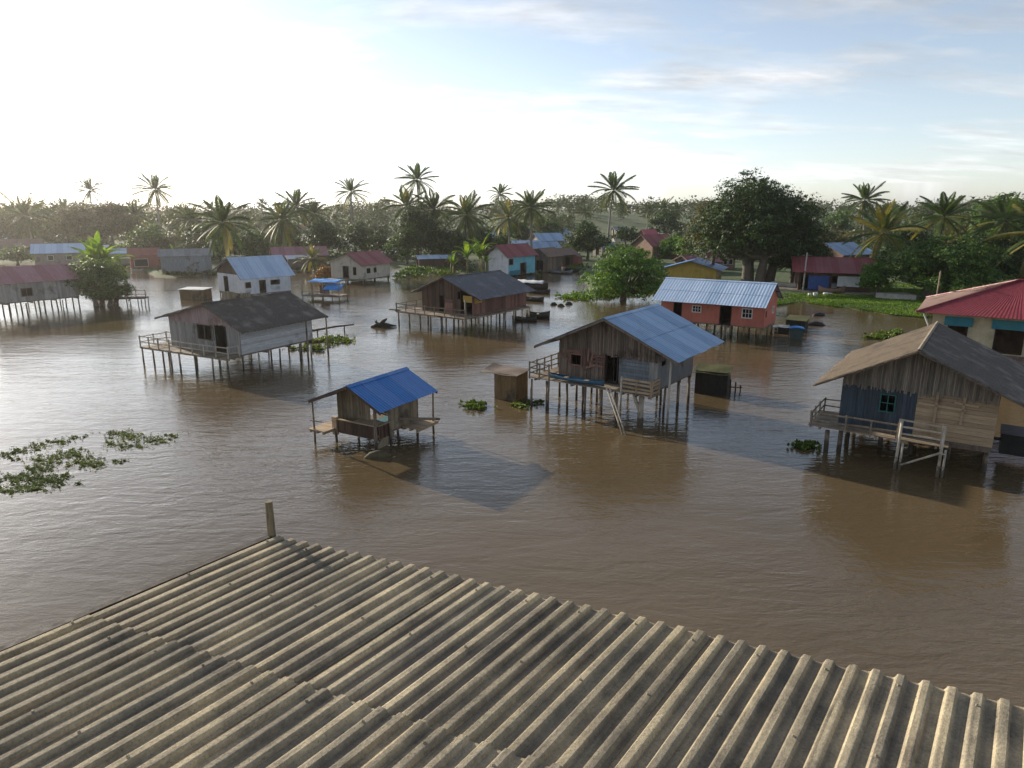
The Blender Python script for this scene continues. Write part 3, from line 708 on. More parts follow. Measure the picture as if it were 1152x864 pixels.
# E: dark brown house with wide deck
E_ = dict(fit=(-5.64,59.32,-35.5,2.82,8.02,1.34,-.2,4.37,2.87,2.75,1.02,1.11,.3,.1), roof=(R_SLATE, R_SLATE), kind='fibre', trim=W_DARK,
  walls=dict(front=[dict(m=W_DARK, pw=.16, u1=1.6, jit=.02, ops=[(-.75,-.25,1.34,2.75),(1.25,1.55,2.6,3.2)], doors=[(-.75,-.25,1.34,2.75,DARKIN)]),
                    dict(m=W_RED, pw=.2, dir='h', u0=-.15, u1=.75, z0=1.4, z1=2.5, off=.045, name='shutter'), ],
             right=dict(m=W_RED, pw=.25), left=dict(m=W_DARK, pw=.16), back=dict(m=W_DARK, pw=.16)))
rE, topE, fE = gable_house('stilt_house', 'dark brown plank stilt house with slate grey roof, wrapped by a pole deck', 'house', E_)
mb = MB(); mb.box(1.65,2.8,.25,.29,2.35,2.9); mb.box(2.85,2.89,.3,1.3,2.3,2.78); mb.build('yellow_panel', P_YELL, rE)['label'] = 'yellow board under the right eave'
deck(rE, -4.7, 3.25, -1.5, -.04, 1.28, along='y', bw=.2); deck(rE, 2.86, 3.3, -.03, 8.1, 1.26, along='x', bw=.2)
railing(rE, [(-3.0,1.2), (-4.6,1.2), (-4.6,-1.4), (3.2,-1.4)], 1.28, .7, 2, W_DECK, 1.2)
deck(rE, -4.7, -2.85, -.03, 1.3, 1.28, along='y', bw=.2)
for x in (-4.5,-3.2,-1.9,-.7,.6,1.9,3.1): stilt(rE, x, -1.3, 1.16, .07, W_LIGHT if x > 2 else W_POLE)
stilt(rE, 3.2, -1.35, 2.8, .08, W_POLE)
for y in (.4,1.7,3.0,4.3,5.6,6.9,8.0): stilt(rE, 3.15, y, 1.16, .07, W_LIGHT)
for x in (-2.7,-1.2,.3,1.7):
    for y in (.6,3,5.4,7.9): stilt(rE, x, y, 1.16, .08)
mb = MB(); mb.tube([(-5.4,-1.5,1.33), (-4.2,-1.35,1.36)], .06, 6); mb.build('projecting_beam', W_DARK, rE)

# F: coral house, pale blue roof; gable end faces right
Fh = dict(fit=(20.33,54.1,57.2,1.97,8.26,1.17,-.14,4.40,2.83,3.0,1.17,.62,.33,.39), roof=(RB_PALE, RB_PALE), pitch=.24, amp=.008, trim=W_DARK,
  walls=dict(left=[dict(m=P_CORAL, pw=1.6, jit=0, gap=.002, ops=[(2.55,3.35,1.17,2.62),(.95,1.65,1.85,2.5),(4.95,5.6,2.0,2.45),(6.55,7.15,1.3,2.6)],
                 win=[(.95,1.65,1.85,2.5,WHITE_T,.06,(2,1)),(4.95,5.6,2.0,2.45,WHITE_T,.06,(2,1))], doors=[(2.55,3.35,1.17,2.62,DARKIN),(6.55,7.15,1.3,2.6,DARKIN)])],
             front=dict(m=P_CORAL, pw=1.2, jit=0, gap=.002, ops=[(-1.6,-1.2,1.9,2.4),(.5,.95,2.0,2.5)], win=[(.5,.95,2.0,2.5,WHITE_T,.04)]),
             right=dict(m=P_CORAL, pw=1.6, jit=0, gap=.002), back=dict(m=P_CORAL, pw=1.2, jit=0, gap=.002)))
rF, topF, fF = gable_house('stilt_house', 'coral red house with pale blue tin roof and white barred windows', 'house', Fh)
stilts(rF, (-1.85, 0, 1.85), (.15,1.5,2.9,4.3,5.6,7,8.1), 1.05, .08)
railing(rF, [(-1.95,3.3),(-2.0,2.5)], .5, .55, 1, W_POLE, .8)
mb = MB()
for (dx, dy) in ((0,0),(.55,0)): mb.beam((dx,dy,-1.), (dx,dy,1.0), .06, .06)
for k in range(4): mb.beam((0,0,.1+.26*k), (.55,0,.1+.26*k), .05, .05)
o = mb.build('ladder', W_LIGHT); o.location = P(866, 377, 0); o.rotation_euler = (0,0,R(-20)); tag(o, 'short wooden ladder between the coral house and the blue lidded bin', 'ladder')
# bin with blue lid
r_ = empty('storage_bin', P(895, 381, 0), R(-18), 'green grey bin with a bright blue lid beside the coral house', 'bin')
mb = MB(); mb.hexa([(-.4,-.35,-.6),(.4,-.35,-.6),(.4,.35,-.6),(-.4,.35,-.6),(-.5,-.42,.85),(.5,-.42,.85),(.5,.42,.85),(-.5,.42,.85)]); mb.box(-.53,.53,-.45,.45,.74,.80); mb.build('body', BIN, r_)
mb = MB(); G = [[Vector((-.56+1.12*i/6, -.48+.96*j/4, .88+.08*(1-((i-3)/3)**2))) for j in range(5)] for i in range(7)]; slab(mb, G, .05); mb.build('lid', BLUEPL, r_, True)
p = P(901, 374, 0)
shed_box('storage_tank', 'long dark tank with blue rim and moss, behind the blue lidded bin', 'tank', p+Vector((.3,1.6,0)), R(62), 3.0, 1.5, .95, BLACKP, .05, MOSSTOP, 0)
mb = MB()
for a, b_ in [((-1.55,-.8),(1.55,-.8)),((1.55,-.8),(1.55,.8)),((1.55,.8),(-1.55,.8))]: mb.beam((*a,1.03), (*b_,1.03), .08, .08)
p = P(876, 376, 0)
shed_box('storage_tank', 'low black tank with pale lid between ladder and blue lidded bin', 'tank', p+Vector((.4,.6,0)), R(-18), 1.1, .9, .55, BLACKP, .05, GR_TIN, 0, False)
for (px, py, s) in [(921,355,.7),(917,366,.85)]:
    mb = MB(); 
    mb.tube([(-s,0,-.05), (-s*.6,0,.12), (0,.05,.2), (s*.6,0,.14), (s,0,-.05)], [.08*s,.3*s,.42*s,.32*s,.08*s], 9)
    o = mb.build('floating_drum', BLACKP, None, True); o.location = P(px, py, 0); o.scale.z = .7; o.rotation_euler = (0,0,rj(.5))
    tag(o, 'dark rounded float on the water, %s of two beside the coral house bins' % ('farther' if py < 360 else 'nearer'), 'float', 'dark floats beyond the bins')

# G: far right house, red hip roof, teal window heads
g0 = P(1046, 384, 0.); gr = empty('school_building', (0,0,0), 0, 'cream building with crimson hip roof and teal window heads, right edge', 'building')
Gx = P(1030, 351, 3.9); dirx = Vector((math.cos(R(-34)), math.sin(R(-34)), 0)); diry = Vector((-dirx.y, dirx.x, 0))
gr.location = (Gx.x, Gx.y, 0); gr.rotation_euler = (0,0,R(-34))
GW, GD, GE, GZ = 11.0, 8.6, 3.9, 5.75
def hip(mb, quad, n, m_, amp):  # corrugated triangle or trapezoid: bottom a->b, top d->c
    a, b_, c_, d_ = map(Vector, quad); n0 = (b_-a).cross(d_-a).normalized(); n0 = n0 if n0.z > 0 else -n0
    G = [[a.lerp(b_, i/n).lerp(d_.lerp(c_, i/n), j/m_)+n0*amp*math.cos(math.pi*i) for j in range(m_+1)] for i in range(n+1)]
    slab(mb, G, .02)
ap0 = (5.0, GD/2, GZ); ap1 = (5.4, GD/2, GZ)
for q, lb in (((((0,0,GE), (GW,0,GE), ap1, ap0)), 'a'), (((0,GD,GE), (0,0,GE), ap0, ap0), 'b'), (((GW,0,GE), (GW,GD,GE), ap1, ap1), 'c'), (((GW,GD,GE), (0,GD,GE), ap0, ap1), 'd')):
    mb = MB()
    hip(mb, q, 110 if lb in 'ad' else 84, 2, .007)
    mb.build('roof_slope', M('crimson roofing tin', (.18,.022,.034), (.27,.048,.06), (5,.8,.8), 2, c3=(.17,.055,.05), patch=(.55,.8,.6), rough=.62, bump=.06, wear=(.24,.07,.07)) if lb != 'b' else R_BROWN, gr)
mb = MB()
for a, b_ in (((0,0,GE),ap0), ((GW,0,GE),ap1), ((0,GD,GE),ap0), (ap0,ap1)): mb.tube([Vector(a)+Vector((0,0,.03)), Vector(b_)+Vector((0,0,.03))], .06, 6)
mb.build('ridge_cap', R_RED, gr)
wx0, wx1, wy0, wy1 = .9, GW-.9, .9, GD-.8
gops = [(wx0+.95+k*2.35, wx0+.95+k*2.35+(1.0 if k == 0 else 1.35), 1.75, 3.12) for k in range(4)]
gops[0] = (wx0+.9, wx0+1.85, 1.2, 3.12)
mb = MB(); vwall(mb, lambda u, v, z: (u, wy0+v, z), wx0, wx1, 1.45, lambda u: GE-.05, 1.2, gops, gap=.001, th=.1)
vwall(mb, lambda u, v, z: (wx0+v, u, z), wy0+.11, wy1-.11, 1.45, lambda u: GE-.05, 1.2, (), gap=.001, th=.1)
vwall(mb, lambda u, v, z: (wx1-v, u, z), wy0+.11, wy1-.11, 1.45, lambda u: GE-.05, 1.2, (), gap=.001, th=.1)
vwall(mb, lambda u, v, z: (u, wy1-v, z), wx0, wx1, 1.45, lambda u: GE-.05, 1.2, (), gap=.001, th=.1)
mb.build('wall', M('yellow cream plaster', (.42,.36,.23), (.56,.49,.33), (1,1,.5), 2, c3=(.26,.24,.13), patch=(.5,.75,1.2), bump=.1), gr)
mb = MB(); vwall(mb, lambda u, v, z: (u, wy0-.02+v, z), wx0-.02, wx1+.02, -1.2, lambda u: 1.45, 1.5, [(wx0+.9, wx0+1.85, 1.2, 1.5)], gap=.001, th=.12)
vwall(mb, lambda u, v, z: (wx0-.02+v, u, z), wy0+.11, wy1-.11, -1.2, lambda u: 1.45, 1.5, (), gap=.001, th=.12)
mb.build('plinth', M('orange brown plaster', (.24,.12,.065), (.34,.18,.10), (1,1,.5), 2, c3=(.15,.09,.06), bump=.1), gr)['label'] = 'orange brown lower wall'
mb = MB(); hip(mb, ((wx0+2.1,wy0-.95,1.18), (wx1+.3,wy0-.95,1.18), (wx1+.3,wy0-.03,1.62), (wx0+2.1,wy0-.03,1.62)), 70, 1, .012); mb.build('awning', R_BROWN, gr)
for k, o_ in enumerate(gops):
    mb = MB(); a, b_, z0, z1 = o_; mb.hexa([(a-.25,wy0-.16,z1+.02),(b_+.25,wy0-.16,z1+.02),(b_+.25,wy0-.003,z1+.02),(a-.25,wy0-.003,z1+.02),(a-.25,wy0-.08,z1+.55),(b_+.25,wy0-.08,z1+.55),(b_+.25,wy0-.003,z1+.55),(a-.25,wy0-.003,z1+.55)]); mb.build('window_head', P_TEAL, gr)
    frame(gr, lambda u, v, z: (u, wy0+v, z), o_, DARKIN, 'door_frame' if k == 0 else 'window_frame', .05)
mb = MB(); mb.tube([(wx0-.1,wy0-.12,-1), (wx0-.1,wy0-.12,2.9), (wx0-.5,wy0-.6,GE-.02)], .05, 7); mb.build('drain_pipe', WHITE_T, gr)
mb = MB(); mb.box(wx0+.2, wx1-.2, (wy0+wy1)/2-.05, (wy0+wy1)/2+.05, -1, GE-.1); mb.build('inner_blocker', P_BROWN, gr)
mb = MB(); mb.tube([P(1053,338,3.3), P(1058,305,6.2)], [.05,.04], 7); tag(mb.build('aerial_pole', W_LIGHT), 'thin leaning pole rising behind the left end of crimson hip roof', 'pole')

# H: left red roof grey house
H_ = dict(fit=(-49.9,67.23,-35.,1.72,6.51,1.27,-.03,4.32,3.8,3.11,.2,.69,.4,.3), roof=(R_PINK, R_PINK), pitch=.3,
  walls=dict(all=dict(m=W_GREY, pw=.22, jit=.008), right=dict(m=W_GREY, pw=.22, jit=.01, ops=[(1.35,2.3,1.75,2.5)], win=[(1.35,2.3,1.75,2.5,W_OLD,.06,(1,0))])))
H_['fit'] = (-49.9,67.23,-35.,2.2,6.51,1.27,-.03,4.45,3.0,3.05,.6,.35,.4,.3)
rH, _, _ = gable_house('stilt_house', 'grey board stilt house with faded pinkish red roof at the left edge', 'house', H_)
rH.location = (-49.9-.45*math.cos(R(-35)), 67.23-.45*math.sin(R(-35)), 0)
stilts(rH, (-2.1,-.7,.7,2.1), (.1,1.7,3.3,4.9,6.4), 1.05, .07)
deck(rH, -4.2, 2.2, -1.3, -.03, 1.2, W_DECK, 'y'); stilts(rH, (-4,-2,0,2), (-1.2,), 1.1, .09)

# I: white house, sky blue roof
I_ = dict(fit=(-32.48,80.25,-41.7,3.08,5.86,.62,.42,4.59,2.82,2.34,.86,.13,.4,.66), roof=(RB_PALE, RB_PALE), pitch=.35,
  walls=dict(front=[dict(m=P_WHITE, pw=1.2, jit=0, z1=2.75, ops=[(-1.5,-.6,.65,2.4)], doors=[(-1.5,-.6,.65,2.4,DARKIN)]), dict(m=W_DARK, pw=.2, z0=2.75, name='gable_wall', label='dark brown plank gable')],
             right=dict(m=P_WHITE, pw=1.2, jit=0, ops=[(1.9,2.6,.7,2.05),(3.3,4.4,1.5,2.0),(.2,.8,1.35,1.95)], doors=[(1.9,2.6,.7,2.05,DARKIN)], win=[(3.3,4.4,1.5,2.0,W_OLD,.04),(.2,.8,1.35,1.95,W_OLD,.04)]),
             left=dict(m=P_WHITE, pw=1.2), back=dict(m=P_WHITE, pw=1.2)))
rI, _, _ = gable_house('stilt_house', 'white house with pale blue roof and dark gable, behind the silvery board house', 'house', I_)
stilts(rI, (-3,-1,1,3), (.1,2,4,5.8), .45, .08)
mb = MB(); vwall(mb, lambda u, v, z: (u, v, z), 0, 3.6, -.5, lambda u: .95+.1*math.sin(u*2), .12, jit=.02); o = mb.build('reed_fence', BAMBOO); p = P(250, 338, 0); o.location = p; o.rotation_euler = (0,0,R(-12)); tag(o, 'low brown reed fence in the water before the white blue-roofed house', 'fence')
p = P(221, 336, 0)
shed_box('house_float', 'brown floating box with a white sheet top, left of the white blue-roofed house', 'float', p, R(-8), 2.9, 1.7, 1.15, RUST, .1, CLOTHW, 0, False)
# blue tarpaulin stall
st = empty('market_stall', P(366, 337, 0), R(-14), 'open pole stall on the water under two bright blue tarpaulins', 'stall')
deck(st, -2.4, 2.3, -1., 1.2, .55, W_DECK)
for x in (-2.3,-1.,.3,2.2):
    for y in (-.9,1.1): stilt(st, x, y, 2.0 if x > -2 else 1.7, .05)
for (x0,x1,y0,y1,z0,z1) in ((-2.2,1.55,-.2,1.9,1.95,2.15), (.35,2.5,-1.15,-.1,1.25,1.75)):
    mb = MB(); G = [[Vector((x0+(x1-x0)*i/10, y0+(y1-y0)*j/6, z0+(z1-z0)*j/6+.06*math.sin(i*1.1)*math.sin(j))) for j in range(7)] for i in range(11)]; slab(mb, G, .015); mb.build('tarpaulin', TARP, st, True)
mb = MB(); vwall(mb, lambda u, v, z: (u, .5+v, z), -.9, .3, .6, lambda u: 1.6, .12); mb.build('back_wall', W_RED, st)
railing(st, [(-2.4,-1.), (-.4,-1.), (2.3,-1.)], .55, .5, 1, W_DECK, 1.2)

# J: cream house, red roof
J_ = dict(fit=(-22.95,96.81,-25.8,2.72,6.38,.64,.40,4.12,2.84,2.45,.7,.37,.46,.79), roof=(R_TEAL, R_RED), pitch=.35, slope_labels=('teal tin slope', 'red tin slope'),
  walls=dict(front=dict(m=P_CREAM, pw=1.4, ops=[(-.6,.35,.7,2.3),(1.2,1.65,1.2,2.2)], win=[(1.2,1.65,1.2,2.2,DARKIN,.04)], doors=[(-.6,.35,.7,2.3,W_OLD)]),
             right=dict(m=P_CREAM, pw=1.4, ops=[(1.0,1.7,1.4,2.0),(2.6,3.1,1.4,2.0)], win=[(1.0,1.7,1.4,2.0,DARKIN,.04),(2.6,3.1,1.4,2.0,DARKIN,.04)]),
             left=dict(m=P_CREAM, pw=1.4), back=dict(m=P_CREAM, pw=1.4)))
rJ, _, _ = gable_house('cream_house', 'cream walled house with dull red roof and one teal slope, upper left of centre', 'house', J_)
stilts(rJ, (-2.6,0,2.6), (.1,3,6.2), .5, .1)
deck(rJ, -2.8, 3., -1.2, -.03, .6, W_DECK, 'y')
# K: turquoise house with crimson roof
K_ = dict(fit=(-2.07,105.71,-39.,1.95,6.61,.35,0,4.75,3.11,3.0,.87,.42,.66,.44), roof=(R_RED, R_RED), pitch=.35,
  walls=dict(front=dict(m=P_WHITE, pw=1.4), right=[dict(m=P_CYAN, pw=1.4, ops=[(2.9,4.3,.4,2.0),(.2,1.1,1.9,2.7)], doors=[(2.9,4.3,.4,2.0,P_RED)], win=[(.2,1.1,1.9,2.7,P_RED,.06)])],
             left=dict(m=P_WHITE, pw=1.4), back=dict(m=P_CYAN, pw=1.4)))
rK, _, _ = gable_house('turquoise_house', 'turquoise and white house under a crimson roof beside the banana plants', 'house', K_)
mb = MB(); mb.box(2.0,2.06,.3,2.7,.3,1.0); mb.build('painted_base', P_TEAL, rK)
K2 = dict(fit=(4.5,112.5,-39.,1.5,3.8,.35,0,3.9,2.6,2.6,.5,.5,.5,.3), roof=(R_RED, R_BROWN), pitch=.35, slope_labels=('red tin slope', 'brown tin slope'),
  walls=dict(all=dict(m=W_OLD, pw=.3), front=dict(m=W_OLD, pw=.3, ops=[(-.9,.6,.4,2.0)])))
rK2, _, _ = gable_house('wooden_shed', 'brown lean gabled shed at the right end of the turquoise house', 'shed', K2)

# ---- simpler houses farther off: (name,label,cat, px, py_base, deg, w, L, zwall, zridge, roof, wall, gable?)
def far_house(name, label, cat, px, py, deg, w, L_, hw, hr, roof, wall, ops=None, oh=.5, z=.35, roof2=None, side=None, kind='tin', front=None, rx=0):
    p = P(px, py, z)
    zz = gz(p.x, p.y) if py < 290 else z
    p = P(px, py, zz)
    walls = dict(all=dict(m=wall, pw=1.5, jit=0, gap=.001)); o0 = [(-.5,.4,.02,1.9)] if ops is None else ops
    walls['front'] = dict(m=front or wall, pw=1.5, jit=0, gap=.001, ops=o0, doors=[(*o, DARKIN) for o in o0 if o[2] < .1], win=[(*o, WHITE_T, .05) for o in o0 if o[2] > .1])
    sd = side if side is not None else [(L_*.25, L_*.25+.8, .9, 1.7), (L_*.6, L_*.6+.8, .9, 1.7)]
    for s_ in ('left', 'right'): walls[s_] = dict(m=wall, pw=1.5, jit=0, gap=.001, ops=sd, win=[(*o, WHITE_T, .05) for o in sd if o[2] > .1], doors=[(*o, DARKIN) for o in sd if o[2] < .1])
    spec = dict(fit=(p.x, p.y, deg, w, L_, .0, rx, hr, hw, hw, oh, oh, oh, oh), z=zz, roof=(roof, roof2 or roof), pitch=.45, kind=kind, walls=walls, slope_labels=('left slope in a different tin', 'right slope in a different tin'))
    r, _, _ = gable_house(name, label, cat, spec)
    mb = MB(); mb.box(-w, w, 0, L_, -1.4, -.11); mb.build('footing', CONC, r)
    return r
far_house('village_house', 'brown house with pale blue roof behind the pinkish red roofed house at left', 'house', 42, 298, -62, 2.6, 8.0, 2.1, 3.6, RB_PALE, P_GREYB)
far_house('village_house', 'brown roofed house cut off by the left picture edge', 'house', -14, 290, -60, 2.9, 9.5, 2.2, 3.6, R_BROWN, P_GREYB)
far_house('village_house', 'low sheet-roofed house with light blue roof peeking over the brown roof at left edge', 'house', -8, 280, -58, 3.5, 7.0, 2.2, 3.7, RB_PALE, P_WHITE)
far_house('grey_barn', 'long grey tin-walled barn with grey roof at the water edge, left', 'barn', 183, 306, -66, 1.9, 7.2, 2.5, 3.5, R_GREY, GR_TIN, side=[], oh=.35)
far_house('red_hut', 'dull red hut with white panel left of the long grey barn', 'hut', 147, 301, -60, 2.4, 4.6, 2.1, 3.2, P_RED, P_RED, roof2=None, side=[(.6,2.6,.3,1.5)], oh=.25)
far_house('village_house', 'long low house with washed pink-red roof behind the white house', 'house', 309, 300, -68, 3.0, 8.4, 1.9, 3.3, R_PINK, P_BROWN)
far_house('lean_shed', 'small shed with whitish roof in front of long pink-red roof', 'shed', 323, 302, -62, 1.2, 4.2, 1.6, 2.1, R_WHITE, W_OLD, side=[], oh=.2)
far_house('far_shed', 'tiny white roofed shed between dark trees above the cream house', 'shed', 379, 283, -70, 1.5, 2.8, 1.6, 2.2, R_WHITE, P_GREYB, side=[])
far_house('low_shed', 'long low open shed with pale blue roof left of the banana plants', 'shed', 470, 301, -72, 1.4, 6.2, 1.5, 2.0, RB_PALE, W_DARK, side=[], oh=.25)
far_house('village_house', 'pale blue roofed house between palms above the banana plants', 'house', 546, 277, -62, 2.8, 5.2, 2.0, 3.6, RB_PALE, P_WHITE)
far_house('village_house', 'low pale blue roof directly above the turquoise house', 'house', 573, 287, -70, 2.4, 6.6, 1.9, 3.0, RB_PALE, P_WHITE)
far_house('village_house', 'blue roofed brick-walled house right of the palm above the turquoise house', 'house', 596, 291, -72, 2.2, 5.4, 2.1, 3.3, RB_SKY, P_RED)
far_house('village_house', 'blue roofed house second row, left of the dark round tree', 'house', 602, 281, -68, 3.0, 6.2, 2.2, 3.9, RB_SKY, P_GREYB)
far_house('village_house', 'farthest small blue roof left of the dark round tree', 'house', 621, 272, -66, 2.6, 4.2, 2.0, 3.5, RB_PALE, P_CREAM)
far_house('brown_hut', 'brown hut on the far bank at the end of the channel', 'hut', 626, 299, -50, 1.7, 3.2, 1.9, 3.0, R_BROWN, W_DARK, side=[(.6,1.5,.02,1.5)])
far_house('red_stall', 'tiny red-walled stall beside brown hut at the channel end', 'stall', 646, 299, -35, .8, 1.4, 1.6, 2.0, R_BROWN, P_RED, ops=[], side=[], oh=.15)
far_house('village_house', 'dark crimson roofed house above the round bright green tree', 'house', 722, 290, -64, 3.4, 6.0, 2.4, 4.6, R_RED, P_BROWN)
far_house('village_house', 'small rose red roof behind the dark crimson roof', 'house', 722, 279, -64, 2.6, 3.4, 2.4, 4.6, M('rose red roofing tin', (.34,.05,.08), (.46,.09,.12), (.8,5,.8), 2, rough=.5, bump=.06), P_RED)
far_house('small_shed', 'small violet-blue roofed shed right of dark crimson roof', 'shed', 764, 292, -60, 1.5, 2.6, 1.8, 2.7, M('violet blue roofing tin', (.16,.18,.50), (.26,.28,.62), (.8,5,.8), 2, rough=.5, bump=.06), P_RED, roof2=R_RED)
far_house('yellow_house', 'ochre yellow house with curved blue roof behind the coral house', 'house', 776, 318, -24, 3.4, 5.2, 1.75, 2.95, RB_DEEP, P_YELL, ops=[], oh=.8)
far_house('village_house', 'dark red roof behind the ochre yellow house, left one', 'house', 768, 307, -68, 2.2, 5.2, 1.7, 2.7, R_RED, P_BROWN)
far_house('village_house', 'pinkish roof peeping right of the curved blue roof, under the great dark tree', 'house', 799, 303, -64, 2.0, 3.4, 2.2, 3.3, R_PINK, P_BROWN)
rM = far_house('village_house', 'brown plank house with dark red roof beyond the sandy road', 'house', 973, 327, 72, 3.4, 7.9, 2.35, 3.9, R_RED, W_DARK, side=[(2.8,4.2,.02,1.9),(6.3,7.6,.02,1.9)], oh=.8)
mb = MB(); mb.box(-3.47,-3.43,1.2,3.6,.75,1.95); mb.build('white_panel', CLOTHW, rM)
mb = MB(); mb.box(-3.47,-3.43,4.5,6.8,.3,1.95); mb.build('blue_panel', P_BLUE, rM)
far_house('village_house', 'house with blue roof behind the dark red roofed brown plank house', 'house', 925, 304, -62, 3.5, 6.5, 2.6, 4.3, RB_SKY, P_BROWN)
far_house('village_house', 'pale blue roofed shack right of the blue roof behind the brown plank house', 'house', 955, 300, -60, 1.6, 3.0, 2.6, 3.4, RB_PALE, P_WHITE)
p = P(930, 331, .4); mb = MB(); mb.box(-1.0,1.0,-.3,.3,-.3,.85); mb.box(-1.06,1.06,-.36,.36,.85,.91); o = mb.build('counter', WHITE_T); o.location = P(930, 327, .4); o.rotation_euler = (0,0,R(-10)); tag(o, 'white masonry counter in front of the dark red roofed brown plank house', 'counter')
# far roofs scattered among the trees
for i, (px, py, mt, lb) in enumerate([(672,288,TARP,'blue tarpaulin roof beside the tall palm trunk'),(100,291,R_WHITE,'whitish roof behind the palm-like bush at left'),(126,296,RB_PALE,'light blue lean roof left of dull red hut'),(872,300,R_TEAL,'teal roof under the great dark tree'),(335,262,R_PINK,'tiny pink roof high among the left palms'),(690,266,R_GREY,'grey roof near the dark umbrella tree')]):
    far_house('far_shed', lb, 'shed', px, py, -62-4*i, 1.7, 3.6, 1.8, 2.6, mt, P_GREYB, side=[], oh=.3)

# ------------------------------------------------------------------ foreground corrugated roof
ZR = 6.5
cor = P(306, 606, ZR); d2 = (P(1152, 800, ZR)-cor).normalized(); d1 = (P(0, 736, ZR)-cor).normalized()
m, nt, N, L = nodes_of('weathered fibre cement sheet')
out = N.new('ShaderNodeOutputMaterial'); b = N.new('ShaderNodeBsdfPrincipled'); L.new(b.outputs[0], out.inputs[0])
tc = N.new('ShaderNodeTexCoord').outputs['Object']; oi = N.new('ShaderNodeObjectInfo')
off = N.new('ShaderNodeVectorMath'); off.operation = 'SCALE'; comb = N.new('ShaderNodeCombineXYZ')
L.new(oi.outputs['Random'], comb.inputs[0]); L.new(oi.outputs['Random'], comb.inputs[1]); L.new(comb.outputs[0], off.inputs[0]); off.inputs[3].default_value = 37.
ad = N.new('ShaderNodeVectorMath'); L.new(tc, ad.inputs[0]); L.new(off.outputs[0], ad.inputs[1]); v = ad.outputs[0]
sep = N.new('ShaderNodeSeparateXYZ'); L.new(tc, sep.inputs[0])
streak = noise(N, L, mapping(N, L, v, (14, .8, 1)), 1.5, 6, .65)
fine = noise(N, L, v, 38, 5, .75); blot = noise(N, L, v, 1.6, 7, .7); speck = noise(N, L, v, 70, 3, .6)
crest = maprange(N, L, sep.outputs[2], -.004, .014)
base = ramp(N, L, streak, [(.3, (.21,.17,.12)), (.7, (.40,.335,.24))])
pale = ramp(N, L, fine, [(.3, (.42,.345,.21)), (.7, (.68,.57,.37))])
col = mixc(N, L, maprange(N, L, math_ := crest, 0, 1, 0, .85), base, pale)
grime = ramp(N, L, fine, [(.35, (.045,.04,.036)), (.7, (.13,.115,.095))])
gf = mixc(N, L, 1., ramp(N, L, blot, [(.38, .15), (.62, .85)]), ramp(N, L, streak, [(.3, .35), (.65, 1.)]), 'MULTIPLY')
col = mixc(N, L, gf, col, grime)
broad = noise(N, L, mapping(N, L, v, (3.4, .10, 1)), 1.6, 3, .7)
hb = N.new('ShaderNodeHueSaturation'); L.new(col, hb.inputs['Color']); L.new(maprange(N, L, broad, .3, .7, .55, 1.45), hb.inputs['Value']); L.new(maprange(N, L, broad, .3, .7, .8, 1.1), hb.inputs['Saturation']); col = hb.outputs[0]
rustf = maprange(N, L, noise(N, L, mapping(N, L, v, (5, .6, 1)), 1., 5, .7), .6, .72, 0, .45)
col = mixc(N, L, rustf, col, (.26,.17,.11))
col = mixc(N, L, maprange(N, L, speck, .57, .68, 0, .5), col, (.08,.075,.065))
hs = N.new('ShaderNodeHueSaturation'); L.new(col, hs.inputs['Color']); L.new(maprange(N, L, oi.outputs['Random'], 0, 1, .82, 1.15), hs.inputs['Value'])
L.new(hs.outputs[0], b.inputs['Base Color']); b.inputs['Roughness'].default_value = .85; b.inputs['Specular IOR Level'].default_value = .3
bp = N.new('ShaderNodeBump'); bp.inputs['Strength'].default_value = .9; bp.inputs['Distance'].default_value = .010
L.new(fine, bp.inputs['Height']); L.new(bp.outputs[0], b.inputs['Normal'])
SHEET = m
br = empty('roofed_building', (cor.x, cor.y, 0), 0, 'building under a weathered grey corrugated roof filling the foreground', 'building')
pit = (P(1146, 800, ZR)-cor).length/41.0; ncorr = 7; colw = pit*ncorr
def prof(u):  # rounded trapezoid corrugation
    t = (u/pit) % 1; c_ = .5-.5*math.cos(2*math.pi*t); c_ = min(1, max(0, (c_-.36)*2.3)); return (c_*c_*(3-2*c_))*.037
rows = [-.04, 2.02, 3.98, 5.9, 7.8]
